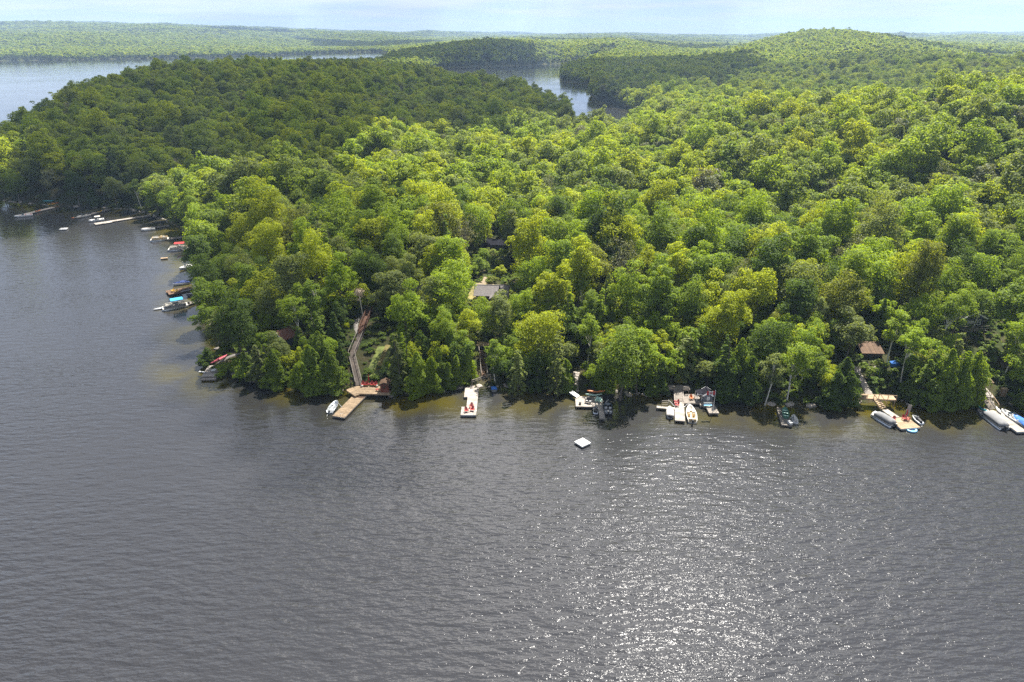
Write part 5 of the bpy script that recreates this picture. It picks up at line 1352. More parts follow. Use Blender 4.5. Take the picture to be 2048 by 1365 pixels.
MB().loft([[(-.58, -.48, .5), (.58, -.48, .5), (.58, .48, .5), (-.58, .48, .5)], [(-.56, -.46, .72), (.56, -.46, .72), (.56, .46, .72), (-.56, .46, .72)], [(-.3, -.25, .92), (.3, -.25, .92), (.3, .25, .92), (-.3, .25, .92)]]).build('tarpaulin', M_['blue'], o)
p = on_ground(922, 694)
cabin('grey-roofed cabin barely visible between trees above the narrow stairway', p, R(20), 3.4, 4.0, 2.0, 1.0, 'brown', 'roofg', windows=[('front', 0, 1.2, 1.0, .8)])

# --- grey dock with dark chairs, kayaks and a black boat
a = at(1180, 812, .55)
o = thing('dock', (a.x, a.y, 0), 'grey shore dock with black chairs and a short finger', 'dock', R(-3), 'docks along the shore')
platform(o, [(-2.7, -0.4, 2.6, 3.6), (1.5, -4.6, 2.5, -0.4)], 0.55, M_['pale'], M_['grey'], along='x')
cleat(o, 2.3, -4.2, .55)
a, b = at(1156, 795, .6), at(1142, 785, 1.0)
o = thing('gangway', (a.x, a.y, 0), 'white ramp leading onto the grey shore dock', 'gangway', face(a, b), 'docks along the shore'); MB().beam((0, 0, .66), (0, (b - a).length, 1.05), .9, .08).build('ramp', M_['white'], o)
for s_ in (-1, 1): MB().beam((s_ * .42, 0, .76), (s_ * .42, (b - a).length, 1.15), .06, .08).build('kerb', M_['alu'], o)
for px, py, rz, m_, lb in [(1174, 806, 150, 'mblack', 'left black chair on the grey shore dock'), (1180, 807, 200, 'mblack', 'right black chair on the grey shore dock'), (1194, 804, 170, 'mint', 'left pale mint chair on the grey shore dock'), (1200.5, 805, 190, 'mint', 'right pale mint chair on the grey shore dock')]:
    chair(lb, at(px, py, .58), R(rz), m_, 'chairs on the grey shore dock')
    if m_ == 'mblack':
        q = thing('towel', tuple(at(px, py, .58) + V3((0, 0, .40))), 'white towel on the %s black chair of the grey shore dock' % ('left' if px < 1177 else 'right'), 'towel', R(rz)); boxp('cloth', (0, .02, .06), (.4, .34, .1), M_['white'], q, 0, R(12))
q = thing('planter', tuple(at(1160, 809, .58)), 'small dark planter tub at the left end of the grey shore dock', 'planter'); MB().tube([(0, 0, 0), (0, 0, .4)], [.2, .26], 8).build('tub', M_['mblack'], q)
o = thing('kayak_rack', tuple(at(1188, 797, .58)), 'dark timber kayak rack on the grey shore dock', 'rack', R(0))
for s_ in (-1, 1):
    boxp('upright', (s_ * .9, 0, .6), (.09, .09, 1.2), M_['dark'], o); boxp('arm', (s_ * .9, 0, .52), (.08, .8, .08), M_['dark'], o); boxp('arm', (s_ * .9, -.05, 1.16), (.08, .8, .08), M_['dark'], o)
kayak('white and teal kayak on the lower arms of the kayak rack', at(1187, 796, .58) + V3((0, -.1, .62)), R(90), 'mint', 3.2, .66)
kayak('yellow-orange kayak on top of the kayak rack', at(1191, 796, .58) + V3((0, .05, 1.26)), R(88), 'orange', 3.4, .66)
motor_boat('black motorboat with white stern moored right of the finger dock', at(1216.5, 832), fa((1216.5, 833), (1214, 808)), 4.9, 1.9, 'black', 'grey2', 'white')
jet_ski('grey and white jet ski tucked left of the finger dock', at(1191, 830), fa((1191, 830), (1192, 815)), 'alu', 'mblack')
whip('white mooring pole leaning over the black motorboat', (1208, 811), (1217, 799), .6, 1.6)
P_ = [on_ground(1151, 780), on_ground(1150, 760), on_ground(1152, 745)]
def stone_steps(label, pts, w=1.1, n=14):
    P = [on_ground(*q) for q in pts]; xs = [q.x for q in P]; ys = [q.y for q in P]
    o = thing('stone_steps', tuple(P[0]), label, 'steps', 0, 'stone steps up the bank'); base = None
    for k in range(n):
        t = k / (n - 1) * (len(P) - 1); x, y = np.interp(t, range(len(P)), xs), np.interp(t, range(len(P)), ys)
        z = gz(x, y) + 0.04; q = boxp('step', (0, 0, 0), (w * rng.uniform(.9, 1.15), .62, .36), M_['stone'], o)
        q.location = (x - P[0].x, y - P[0].y, z - P[0].z); q.rotation_euler = (0, rng.uniform(-.04, .04), rng.uniform(-.15, .15))
    return o
stone_steps('tan stone steps climbing behind the grey shore dock', [(1151, 782), (1150, 765), (1153, 748)], 1.1, 12)

raft('white square swimming raft floating alone on the open lake', at(1165, 889), R(38), 2.05, 'white')

# --- grey pier with boathouse and flag
a, b = at(1358, 803, .55), at(1360, 842, .55); Ln = (b - a).length
o = thing('dock', (a.x, a.y, 0), 'grey pier with side arm in front of the grey boathouse', 'dock', face(a, b), 'docks along the shore')
platform(o, [(-.9, 0, .9, Ln), (.9, 2.6, 4.2, 3.35)], .55, M_['pale'], M_['grey'])
c1, c2 = at(1356.5, 774, 1.25), at(1358, 803, .62)
o = thing('gangway', (c2.x, c2.y, 0), 'grey ramp with kerbs from the bank down to the grey pier', 'gangway', face(c2, c1), 'docks along the shore')
Lg = (c1 - c2).length; bm = MB()
for k in range(int(Lg / .2)): bm.box((0, .1 + k * .2, .62 + (k + .5) * .2 / Lg * .65), (1.65, .18, .05))
bm.build('deck_boards', M_['grey'], o, kind='stuff')
for s_ in (-1, 1): MB().beam((s_ * .86, 0, .66), (s_ * .86, Lg, 1.31), .08, .16).build('kerb', M_['pale'], o); MB().beam((s_ * .8, 0, .5), (s_ * .8, Lg, 1.12), .08, .2).build('bearer', M_['grey'], o)
qs = [at(1336, 781, 1.1), at(1348, 782, 1.1)]; railing('short weathered railing left of the pier ramp', qs, [1.1, 1.1], 'grey', .95, 1)
qs = [at(1366, 783, 1.1), at(1377, 784, 1.1)]; railing('short weathered railing right of the pier ramp', qs, [1.1, 1.1], 'grey', .95, 2)
o = thing('landing_deck', (at(1357, 777, 1.25).x, at(1357, 777, 1.25).y, 0), 'grey landing behind the pier ramp between two railings', 'deck', 0, 'docks along the shore'); platform(o, [(-2.2, -.4, 2.2, 1.4)], 1.22, M_['grey'], M_['grey'])
for px, py, lb in [(1352.5, 807.5, 'upper of two red chairs on the grey pier'), (1353.5, 812.5, 'lower of two red chairs on the grey pier')]: chair(lb, at(px, py, .58), R(100), 'red')
o = thing('boat_lift', tuple(at(1330, 818, .1)), 'pale timber boat lift frame at the left arm of the grey pier', 'boat lift', 0)
for x in (-.55, .65): boxp('upright', (x, .55, .6), (.08, .08, 1.7), M_['pale'], o)
for z in (.55, 1.0, 1.42): boxp('crossbar', (.05, .55, z), (1.12, .05, .08), M_['pale'], o)
whip('dark mooring pole slanting left of the red chairs', (1348, 812), (1336, 800), .6, 1.4)
whip('white mooring pole slanting between pier and boathouse', (1368, 815), (1379, 806), .6, 1.0)
covered_boat('small boat under a pale cover moored left of the grey pier', at(1340, 838), fa((1340, 838), (1339, 822)), 3.6, 1.45, 'white', 'cover')
motor_boat('beige motorboat with tan seats moored right of the grey pier', at(1384.5, 848), fa((1384.5, 849), (1379, 819)), 6.0, 2.0, 'offw', 'beige', 'beige', screen=False)
a = at(1396, 806, .6)
o = thing('boathouse_deck', (a.x, a.y, 0), 'grey deck with a bent lakeside edge round the boathouse', 'deck', 0, 'docks along the shore')
platform(o, [(-3.0, -.2, 3.1, 3.4), (1.1, -3.9, 2.95, -.2), (.2, -1.0, 1.1, -.2)], .6, M_['grey'], M_['pale'])
p = at(1415.3, 806, .63)
hut = cabin('small grey boathouse with white trim and a dark roof', (p.x, p.y + 1.15, p.z), R(-2), 1.75, 2.2, 1.5, .62, 'greyw', 'roofd', 'trim', .12, windows=[('front', 0.05, .92, .32, .62)], cat='boathouse', name='boathouse', down=0.02)
MB().add([(-1.95, -.5, 1.35), (-.85, -.5, 1.62), (-.85, 1.25, 1.62), (-1.95, 1.25, 1.35), (-1.95, -.5, 1.43), (-.85, -.5, 1.70), (-.85, 1.25, 1.70), (-1.95, 1.25, 1.43)], [(3, 2, 1, 0), (4, 5, 6, 7), (0, 1, 5, 4), (1, 2, 6, 5), (2, 3, 7, 6), (3, 0, 4, 7)]).build('porch_roof', M_['roofd'], hut)
for x, y in ((-1.9, -.45), (-.98, -.45), (-1.9, 1.2)): boxp('porch_post', (x, y, .68), (.1, .1, 1.36), M_['trim'], hut)
boxp('porch_beam', (-1.44, -.47, 1.40), (1.02, .07, .12), M_['trim'], hut)
o = thing('bench', tuple(at(1415, 814, .63)), 'pale blue-grey bench in front of the boathouse', 'bench', 0)
boxp('seat', (0, 0, .38), (1.5, .42, .06), M_['sky'], o); boxp('backrest', (0, .24, .64), (1.5, .05, .36), M_['cover'], o)
for s_ in (-1, 1): boxp('leg', (s_ * .6, 0, .175), (.08, .38, .35), M_['cover'], o)
chair('orange-red chair on the bank behind the boathouse deck', at(1382.5, 799, .63), R(190), 'orange')
p = at(1425.5, 824, .6)
o = thing('flagpole', tuple(p), 'white flagpole with a red and white maple leaf flag beside the boathouse', 'flagpole', R(-6))
MB().tube([(0, 0, -.5), (0, 0, 4.45)], [.05, .035], 6).build('pole', M_['trim'], o); MB().tube([(0, 0, 4.44), (0, 0, 4.54)], [.06, .03], 6).build('finial', M_['alu'], o)
def fl(x): return .10 * math.sin(x * 4.2) - .02, -.10 * x - .04 * math.sin(x * 3)     # ripple and sag of the cloth
def cloth(x0, x1, name, mat, off=0.0, n=7, z0=3.62, z1=4.36):
    m = MB(); rings = []
    for k in range(n + 1):
        x = x0 + (x1 - x0) * k / n; y, dz = fl(x)
        rings.append([(-x - .05, y - .008 - off, z0 + dz), (-x - .05, y + .008 + off, z0 + dz), (-x - .05, y + .008 + off, z1 + dz), (-x - .05, y - .008 - off, z1 + dz)])
    m.loft(rings); return m.build(name, M_[mat], o)
cloth(0, .37, 'red_band', 'redcloth'); fw = cloth(.372, 1.118, 'white_field', 'white'); cloth(1.12, 1.49, 'red_band', 'redcloth')
half = [(0, .95), (.12, .70), (.26, .76), (.20, .38), (.42, .56), (.48, .44), (.80, .50), (.70, .26), (.86, .16), (.42, -.14), (.48, -.32), (.05, -.26), (.05, -.62)]
leaf = half + [(-x, y) for x, y in half[::-1] if x]
def leaf_pts(off):
    out = []
    for u, v in leaf:
        x = .745 + u * .33; y, dz = fl(x); out.append((-x - .05, y + off, 3.97 + v * .31 + dz))
    return out
mleaf = MB(); A_, B_ = leaf_pts(-.0125), leaf_pts(.0125); nn = len(leaf)
mleaf.add(A_ + B_, [tuple(range(nn)), tuple(range(nn, 2 * nn))[::-1]] + [(i, nn + i, nn + (i + 1) % nn, (i + 1) % nn) for i in range(nn)])
lf = mleaf.build('maple_leaf', M_['redcloth'], fw)

# --- weathered dock below the birches
o, a, b, Ln = dock('weathered grey dock below the white birch trunks', (1563, 816), (1574, 851), 1.9, 'grey', .45)
row_boat('dark green rowing boat lying on the weathered grey dock', at(1571.5, 838, .47), fa((1571.5, 838), (1568, 818), .5), 3.5, 1.25, 'green', 'mint', z=.56)
q = thing('cool_box', tuple(at(1579.5, 848, .48)), 'white box on the lake end of the weathered dock', 'box', R(15)); boxp('body', (0, 0, .2), (.55, .9, .4), M_['white'], q); boxp('lid', (0, 0, .43), (.6, .95, .06), M_['white'], q)
jet_ski('white jet ski moored right of the weathered grey dock', at(1590.5, 849), fa((1591, 849), (1587, 836)), 'white', 'cover')
whip('white mooring pole leaning over the weathered grey dock', (1579, 838), (1590, 829), .5, 1.3)
p = on_ground(1497, 793)
o = thing('fallen_log', tuple(p + V3((0, 0, .5))), 'bleached fallen log on the shore among dark cedars', 'log', 0); MB().tube([(-1.2, -.3, -.2), (0, 0, 0), (1.6, .3, .25)], [.13, .11, .06], 7).build('trunk', m_dead, o, True)

# --- tan deck, stair and floating dock with the round trampoline
c = at(1748, 792, 1.9)
o = thing('shore_deck', (c.x, c.y, 0), 'new tan deck on posts above the blue floating ring', 'deck', R(-6), 'docks along the shore')
platform(o, [(-3.6, -1.3, 3.6, .6)], 1.9, M_['tan'], M_['tan'], down=2.4)
for x in (-3.5, -1.75, 2.0, 3.5):
    boxp('rail_post', (x, -1.28, 2.36), (.09, .09, .9), M_['tan'], o)
for x0, x1 in ((-3.5, -.15), (1.3, 3.5)):
    MB().beam((x0, -1.28, 2.82), (x1, -1.28, 2.82), .1, .05).build('rail', M_['tan'], o)
pn = boxp('privacy_panel', (-2.7, -1.34, 2.15), (1.6, .04, 1.0), M_['tan'], o)
for k in range(3): boxp('hole_shade', (-2.95 + .24 * k, -1.366, 2.35), (.17, .012, .3), M_['dark'], pn)  # dark slabs on the panel face, painted shade of its holes
a, b = at(1752, 797, 1.95), at(1767, 817, .8)
stairway('tan stair with brown handrails down to the gangway', [a, b], [1.9, .75], 1.2, 'tan', .28, side='brown', group='wooden stairways up the bank')
a, b = at(1767, 817, .7), at(1793, 836, .55)
o = thing('gangway', (a.x, a.y, 0), 'pale aluminium gangway onto the tan floating dock', 'gangway', face(a, b), 'docks along the shore'); platform(o, [(-.65, .3, .65, (b - a).length)], .6, M_['pale'], M_['alu'], floats=True)
c = at(1809, 847, .5); rz = fa((1793, 836), (1812, 851))
o = thing('dock', (c.x, c.y, 0), 'tan floating dock with red chairs and a blue ring', 'dock', rz, 'docks along the shore'); platform(o, [(-1.9, -2.0, 1.9, 1.7)], .5, M_['tan'], M_['white'], floats=True)
for px, py, r2, lb in [(1785.5, 842, 130, 'red chair on the left corner of the tan floating dock'), (1808, 840, 200, 'left of two red chairs at the back of the tan floating dock'), (1813.5, 841, 220, 'right of two red chairs at the back of the tan floating dock')]: chair(lb, at(px, py, .53), R(r2), 'red')
parasol('closed red parasol behind the chairs on the tan floating dock', at(1811, 837.5, .53), 'redcloth', 1.9)
q = thing('leaning_board', tuple(at(1812.5, 834, .1)), 'pale leaning board standing behind the red parasol', 'board', R(-12)); MB().beam((0, 0, .1), (.35, .5, 2.3), .6, .08).build('board', M_['pale'], q); boxp('stand', (.05, .5, .6), (.4, .1, 1.2), M_['grey'], q)  # a tall plank leaning on a stand
a, b = at(1747, 824, .45), at(1781, 838, .45)
o = thing('dock', (a.x, a.y, 0), 'narrow white finger dock beside the covered pontoon boat', 'dock', face(a, b), 'docks along the shore'); platform(o, [(-.6, 0, .6, (b - a).length)], .45, M_['white'], M_['white'], floats=True)
pontoon_boat('white pontoon boat under a dark grey cover by the tan floating dock', at(1786.5, 855.5), fa((1787, 856), (1757, 838)), 4.6, 1.75, cover='grey2')
jet_ski('grey and white jet ski right of the tan floating dock', at(1843, 851), fa((1843, 851), (1827, 837)), 'alu', 'mblack')
p = at(1821.5, 861)
o = thing('water_trampoline', (p.x, p.y, .02), 'round blue inflatable ring floating before the tan dock', 'inflatable', 0)
th = np.linspace(0, 6.2832, 25)[:-1]; V, Q = [], []
for i, a in enumerate(th):
    for j in range(8):
        q = j * math.pi / 4; V.append(((.82 + .2 * math.cos(q)) * math.cos(a), (.82 + .2 * math.cos(q)) * math.sin(a), .14 + .19 * math.sin(q)))
        Q.append((i * 8 + j, ((i + 1) % 24) * 8 + j, ((i + 1) % 24) * 8 + (j + 1) % 8, i * 8 + (j + 1) % 8))
MB().add(V, Q).build('tube', M_['sky'], o, True); MB().tube([(0, 0, .14), (0, 0, .17)], .75, 20).build('mat', M_['blue'], o)
stone_steps('pale stone steps between the tan deck and the brown shed', [(1737, 790), (1727, 770), (1714, 748), (1712, 736)], 1.3, 17)
P_ = [on_ground(1722, 738), on_ground(1736, 741), on_ground(1752, 737)]
o = thing('retaining_wall', tuple(P_[0]), 'low stone retaining wall above the pale steps', 'wall', 0)
for a, b in zip(P_, P_[1:]):
    for k in range(5):
        q = boxp('stone', (0, 0, 0), (rng.uniform(.4, .6), .45, .5), M_['stone'], o); w_ = a + (b - a) * ((k + .5) / 5); q.location = (w_.x - P_[0].x, w_.y - P_[0].y, w_.z - P_[0].z + .15); q.rotation_euler = (0, 0, rng.uniform(-.3, .3))
chair('dark garden chair on the terrace above the stone wall', on_ground(1733, 733) + V3((0, 0, .03)), R(170), 'mblack'); 
p = on_ground(1788, 730)
o = thing('tarp_pile', tuple(p), 'blue tarpaulin over a heap beneath the trees', 'tarpaulin', 0); MB().loft([[(-.9, -.6, -.3), (.9, -.6, -.3), (.9, .6, -.3), (-.9, .6, -.3)], [(-.85, -.55, .5), (.8, -.5, .6), (.85, .5, .5), (-.8, .55, .55)], [(-.3, -.2, .95), (.3, -.15, .85), (.3, .2, .9), (-.3, .2, .8)]]).build('tarpaulin', M_['blue'], o)
p = on_ground(1744, 716)
o = thing('lakeside_shed', (p.x, p.y + 1.6, p.z), 'low shed with a tan-brown boarded roof sloping to the lake', 'shed', R(-3))
MB().add([(-2.1, -1.6, -2), (2.1, -1.6, -2), (2.1, 1.6, -2), (-2.1, 1.6, -2), (-2.1, -1.6, 1.0), (2.1, -1.6, 1.0), (2.1, 1.6, 2.0), (-2.1, 1.6, 2.0)], [(3, 2, 1, 0), (0, 1, 5, 4), (1, 2, 6, 5), (2, 3, 7, 6), (3, 0, 4, 7), (4, 5, 6, 7)]).build('walls', M_['dark'], o)
rb = MB()
for k in range(11): rb.beam((-2.1 + .42 * k, -1.9, .97 + (k % 2) * .02), (-2.1 + .42 * k, 1.75, 2.12 + (k % 2) * .02), .40, .05)
rb.build('roof_boards', M_['brown'], o, kind='stuff'); boxp('door', (-.5, -1.63, 0), (.8, .06, 1.7), M_['navyw'], o); boxp('window', (1.0, -1.63, .2), (.9, .06, .6), M_['glass'], o)
whipset = None

# --- last dock on the right: pergola, ramp and covered pontoon boat
c = at(1963, 786, 1.8)
o = thing('shore_deck', (c.x, c.y, 0), 'stone-coloured deck under a tan pergola on the far right', 'deck', R(-12), 'docks along the shore')
platform(o, [(-1.6, -1.6, 1.7, 2.2)], 1.8, M_['pale'], M_['tan'], down=2.2)
for x in (-1.1, 1.4):
    for y in (.4, 2.0): boxp('pergola_post', (x, y, 2.85), (.1, .1, 2.1), M_['tan'], o)
for y in (.4, 2.0): boxp('pergola_beam', (.15, y, 3.98), (3.1, .1, .16), M_['tan'], o)
for k in range(8): boxp('pergola_slat', (-1.2 + .39 * k, 1.2, 4.1), (.07, 2.4, .08), M_['tan'], o)
a, b = at(1972, 796, 1.8), at(1987, 819, .6)
stairway('grey boarded ramp with rails below the tan pergola', [a, b], [1.75, .6], 1.5, 'grey', .2, side='tan', name='ramp', cat='ramp', group='wooden stairways up the bank')
a, b = at(1956, 817, .5), at(2010, 831, .5)
o = thing('dock', (a.x, a.y, 0), 'grey cross dock at the foot of the boarded ramp', 'dock', face(a, b), 'docks along the shore'); platform(o, [(-.8, 0, .8, (b - a).length)], .5, M_['pale'], M_['pale'], floats=True)
a, b = at(1990, 826, .53), at(2044, 864, .53)
o = thing('dock', (a.x, a.y, 0), 'long white floating dock on the far right', 'dock', face(a, b), 'docks along the shore'); platform(o, [(-.95, .9, .95, (b - a).length)], .53, M_['pale'], M_['white'], floats=True)
pontoon_boat('white pontoon boat under a grey cover at the far right dock', at(2008, 861), fa((2008, 861), (1975, 836)), 5.7, 2.0, cover='grey2')
kayak('teal kayak lying left of the boarded ramp on the far right', at(1964, 819, .55), fa((1958, 814), (1970, 822)), 'teal', 2.8, .7)
kayak('white paddle board lying right of the boarded ramp', at(1996, 822, .55), fa((1992, 815), (2000, 826)), 'white', 2.6, .7, 0.0, True, name='paddle_board')
motor_boat('white motorboat behind the long white floating dock on the far right', at(2040, 850), fa((2040, 850), (2020, 837)), 4.6, 1.9, 'white', 'white', 'offw')
covered_boat('boat under a bright blue cover at the right edge', at(2060, 861), fa((2060, 861), (2038, 845)), 4.8, 2.0, 'white', 'blue')
p = on_ground(2004, 792)
o = thing('storage_box', tuple(p), 'tan wooden cupboard on the bank right of the pergola', 'box', R(-10)); boxp('body', (0, 0, .7), (1.0, .7, 1.6), M_['tanw'], o); boxp('lid', (0, 0, 1.53), (1.15, .85, .07), M_['tan'], o)

# --- houses on the bank
p = on_ground(984, 612)
house = cabin('grey-roofed house in the sunny clearing among the trees', (p.x, p.y + 3.2, p.z), R(86), 5.4, 7.6, 2.6, 1.5, 'rust', 'roofg', 'brown', .5, windows=[('left', 1.5, 1.4, 1.2, 1.0), ('left', -1.5, 1.4, 1.2, 1.0), ('front', 0, 1.4, 1.2, 1.0)], doors=[('back', .5, 1.0, .9, 2.0, 'dark')])
w = MB().add([(-2, -1.5, 2.5), (2, -1.5, 2.5), (2, 1.5, 2.5), (-2, 1.5, 2.5), (-2, 0, 3.5), (2, 0, 3.5)], [(0, 1, 5, 4), (2, 3, 4, 5), (1, 2, 5), (3, 0, 4), (3, 2, 1, 0)]).build('wing_roof', M_['roofg'], house); w.location = (-3.4, -1.2, 0)
w2 = boxp('wing_walls', (-3.4, -1.2, .55), (3.4, 2.5, 3.9), M_['rust'], house)
path_strip('dry_lawn', [(946, 610), (951, 590), (960, 576), (986, 569)], 5.5, 'lawn', .12)
path_strip('sandy_drive', [(956, 572), (968, 566), (975, 556)], 3.0, 'sand', .16)
p = on_ground(1000, 606); t0 = dict(kind='cedar_tree')
def lone(kind, v, P, h, r, g, label, cat):
    crown_me, trunk_me, H, RR = PROTO[kind][v]
    o = thing(kind if kind != 'pale_hemlock_tree' else 'hemlock_tree', (P.x, P.y, P.z - .05), label, cat)
    for me in (crown_me, trunk_me):
        c = link(me.name.split('.')[0], me, o); c.scale = (r / RR, r / RR, h / H); c.color = (*g, 1)
    return o
lone('cedar_tree', 0, p, 4.6, .62, (.022, .045, .016), 'thin dark columnar cedar beside the house in the clearing', 'tree')
lone('shrub', 0, on_ground(983, 567), 2.2, 2.2, (.16, .19, .02), 'yellow-green garden shrub at the back of the sunny clearing', 'shrub')
lone('shrub', 1, on_ground(964, 583), 1.3, 1.2, (.06, .085, .02), 'dark rounded shrub on the lawn beside the house', 'shrub')
lone('shrub', 2, on_ground(1356, 771), 1.6, 1.0, (.26, .24, .03), 'yellow shrub at the top of the pier ramp', 'shrub')
for k, (px, py, h, r, g, lb) in enumerate([(1744, 768, 1.8, 1.8, (.10, .16, .015), 'lowest bright green bush below the stone retaining wall'), (1738, 753, 2.0, 1.6, (.13, .18, .015), 'upper bright green bush just under the stone retaining wall'), (1757, 757, 2.0, 1.9, (.08, .13, .015), 'darker green bush right of the stone steps'), (1764, 777, 1.4, 1.5, (.11, .16, .02), 'bright bush just behind the new tan deck'),
                                           (737, 705, 1.0, 1.0, (.08, .14, .012), 'green bush right of the grey stairway, halfway up'), (750, 760, 1.0, 1.2, (.11, .17, .012), 'bright green bush behind the closed red parasol'), (735, 748, 1.3, 1.5, (.10, .15, .012), 'bright low bush between grey stairway and red parasol'), (690, 700, 1.8, 1.8, (.06, .10, .012), 'dark green bush left of the grey stairway bend'), (772, 752, 1.7, 1.7, (.07, .12, .015), 'green bush behind the small red-brown shed'), (757, 738, .7, .8, (.10, .14, .014), 'small bush on the open bank above the shed')]):
    lone('shrub', k % 3, on_ground(px, py), h, r, g, lb, 'bush')
p = on_ground(990, 506)
cabin('dark low outbuilding in deep shade behind the clearing', (p.x, p.y + 3, p.z), R(88), 5, 8.5, 2.4, 1.0, 'navyw', 'roofd', 'dark', .4, doors=[('left', 1.5, 1.05, 2.4, 2.0, 'dark')], windows=[('left', -2, 1.4, 1.0, .8)])
p = on_ground(818, 606)
cabin('blue-grey roofed cottage almost hidden by trees left of the clearing', (p.x, p.y + 2.5, p.z), R(70), 5.5, 7, 2.6, 1.5, 'greyw', 'roofg', windows=[('left', 0, 1.4, 1.2, 1.0)])
p = on_ground(1930, 664)
hs2 = cabin('dark blue house with a railed deck on the right bank', (p.x + 1.5, p.y + 3.5, p.z), R(4), 5.0, 5, 2.8, 1.3, 'navyw', 'roofd', windows=[('front', -1.5, 1.7, 0.9, 1.1), ('front', 1.2, 1.7, 1.2, 1.1), ('left', 0, 1.7, 1.2, 1.0)], doors=[('front', -.3, 1.1, .9, 1.9, 'offw')])
boxp('deck', (0, -3.4, .35), (5.4, 1.7, .16), M_['grey'], hs2)
for x in (-2.6, -.9, .9, 2.6): boxp('deck_post', (x, -4.15, .1), (.1, .1, 2.8), M_['grey'], hs2)
for z in (.9, 1.45): boxp('deck_rail', (0, -4.15, z), (5.1, .06, .08), M_['grey'], hs2)
path_strip('sandy_drive', [(1908, 684), (1916, 694), (1922, 705), (1928, 730), (1938, 760)], 2.0, 'sand', .1)

# rocks along the waterline
rk = []
pl = np.array(lakeA)
for k in range(len(near_px) - 1):
    a, b = np.array(at(*near_px[k])[:2]), np.array(at(*near_px[k + 1])[:2])
    n = int(np.linalg.norm(b - a) / 0.75)
    for q in range(n):
        c = a + (b - a) * rng.random() + rng.normal(size=2) * 0.5
        rk.append((c[0], c[1], 0.0))
rk = np.array(rk); n = len(rk)
def rock_mesh(seed):
    rg = np.random.default_rng(seed); m = bpy.data.meshes.new('rock'); 
    u = [(0, 0, 1)] + [(math.cos(a) * .9, math.sin(a) * .9, .45) for a in np.arange(0, 6.2, 1.05)] + [(math.cos(a + .5), math.sin(a + .5), -.3) for a in np.arange(0, 6.2, 1.05)]
    V = [tuple(np.array(v) * rg.uniform(.75, 1.2)) for v in u]; k = 6
    Fc = [(0, 1 + i, 1 + (i + 1) % k) for i in range(k)] + [(1 + i, 7 + i, 1 + (i + 1) % k) for i in range(k)] + [(7 + i, 7 + (i + 1) % k, 1 + (i + 1) % k) for i in range(k)]
    m.from_pydata(V, [], Fc); m.materials.append(M_['stone']); return m
sc = .15 + .75 * rng.random(n) ** 2.2
scatter('shore_rocks', rk, rng.uniform(0, 6.28, n), np.stack([sc, sc * rng.uniform(.7, 1.2, n), sc * .6], -1), rng.integers(0, 3, n), [rock_mesh(k) for k in range(3)], label='grey boulders and stones along the waterline', cat='rocks')
# ------------------------------------------------------------------ labels of the single trees: look, place in the rows behind each landmark
MARKS = [(-200, 60, 'the farthest dock in the left bay'), (60, 150, 'the grassy landing in the left bay'), (150, 225, 'the second dock of the left bay'), (225, 300, 'the very long dock of the left bay'), (300, 352, 'the fourth dock of the left bay'), (352, 398, 'the red-canopied pontoon boat'),
         (398, 450, 'the point platform'), (450, 520, 'the red canoe on the point'), (520, 590, 'the dark blue cabin'), (590, 660, 'the birches by the blue cabin'), (660, 712, 'the tan dock'), (712, 760, 'the rust stairway'), (760, 800, 'the red-brown shed'), (800, 850, 'the water right of the shed'), (850, 905, 'the cedars left of the white dock'), (905, 955, 'the white stepped dock'), (955, 1005, 'the blue box on shore'),
         (1005, 1060, 'the pale drooping hemlock'), (1060, 1115, 'the water beside the tan steps'), (1115, 1160, 'the tan stone steps'), (1160, 1210, 'the grey shore dock'), (1210, 1260, 'the black motorboat'), (1260, 1315, 'the gap left of the pier'), (1315, 1350, 'the pale-covered boat'), (1350, 1395, 'the grey pier'), (1395, 1440, 'the grey boathouse'), (1440, 1490, 'the cedars past the boathouse'), (1490, 1540, 'the fallen log'),
         (1540, 1590, 'the weathered grey dock'), (1590, 1640, 'the white jet ski'), (1640, 1700, 'the cedars beside the tan deck'), (1700, 1745, 'the pale stone steps'), (1745, 1790, 'the tan stair'), (1790, 1840, 'the blue ring'), (1840, 1890, 'the grey jet ski'), (1890, 1945, 'the dark blue right-bank house'), (1945, 1990, 'the tan pergola'), (1990, 2045, 'the far right white dock'), (2045, 9999, 'the bright blue boat cover')]
ORD = ['nearest', 'second', 'third', 'fourth', 'fifth', 'sixth', 'seventh', 'eighth', 'ninth', 'tenth', 'eleventh', 'twelfth', 'thirteenth', 'fourteenth', 'fifteenth', 'sixteenth', 'seventeenth', 'eighteenth', 'nineteenth', 'twentieth']
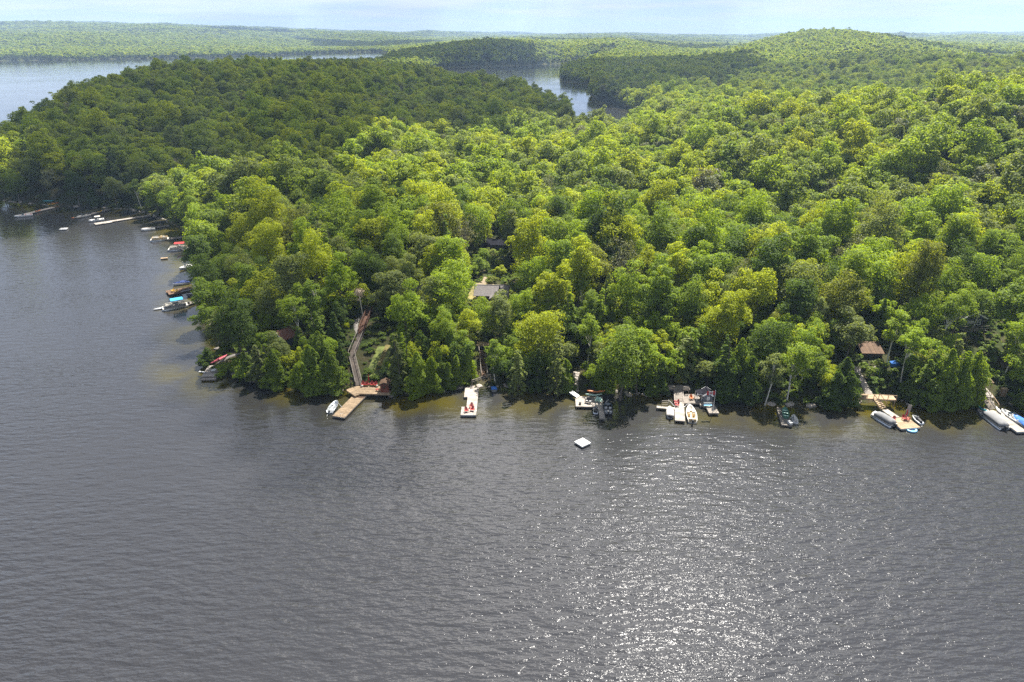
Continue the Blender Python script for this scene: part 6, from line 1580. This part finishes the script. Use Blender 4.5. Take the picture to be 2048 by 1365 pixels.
KINDW = {'bare_tree': 'half-bare tree', 'young_tree': 'young tree', 'broadleaf_tree': 'broadleaf tree', 'birch_tree': 'white-trunked birch', 'cedar_tree': 'cedar', 'spruce_tree': 'spruce', 'pale_hemlock_tree': 'drooping hemlock', 'shrub': 'shore shrub'}
counter = {}
for t_ in TREES:
    px, py = proj(t_['x'], t_['y'], t_['z'] + 2)
    mk = next(m for a, b, m in MARKS if a <= px < b) if px > -200 else MARKS[0][2]
    key = (t_['kind'], mk, t_['col'])
    k = counter.get(key, 0); counter[key] = k + 1
    colw = GREENS[t_['col']][0] if t_['kind'] != 'bare_tree' else 'grey-brown'
    t_['obj']['label'] = '%s %s, %s of its colour behind %s' % (colw, KINDW[t_['kind']], ORD[min(k, 19)], mk)
    t_['obj']['category'] = 'shrub' if t_['kind'] == 'shrub' else 'tree'
    t_['obj']['group'] = {'bare_tree': 'half-bare trees in the canopy', 'young_tree': 'young trees on the bank', 'broadleaf_tree': 'broadleaf trees of the near wood', 'birch_tree': 'birches along the shore', 'cedar_tree': 'cedars along the shore', 'spruce_tree': 'spruces among the near trees', 'pale_hemlock_tree': 'drooping hemlocks on the shore', 'shrub': 'shrubs on the point'}[t_['kind']]

# ------------------------------------------------------------------ summer haze, one even box of air round everything
hz = bpy.data.materials.new('haze'); hz.use_nodes = True
nt = hz.node_tree; nt.nodes.clear()
out = nt.nodes.new('ShaderNodeOutputMaterial'); pv = nt.nodes.new('ShaderNodeVolumePrincipled')
pv.inputs['Color'].default_value = (0.42, 0.60, 0.88, 1)
pv.inputs['Density'].default_value = 0.00012
pv.inputs['Anisotropy'].default_value = 0.2
nt.links.new(pv.outputs[0], out.inputs['Volume'])
hx0, hy0, hz0, hz1 = 9400.0, 9400.0, -7.2, max(float(gzv.max()) + 40, 90.0)
o = MB().box((0, 0, (hz0 + hz1) / 2), (hx0 * 2, hy0 * 2, hz1 - hz0)).build('haze', hz)
o['kind'] = 'stuff'
print('terrain top', gzv.max(), 'objects', len(C.objects), 'tris', sum(len(m_.polygons) * 2 for m_ in bpy.data.meshes))
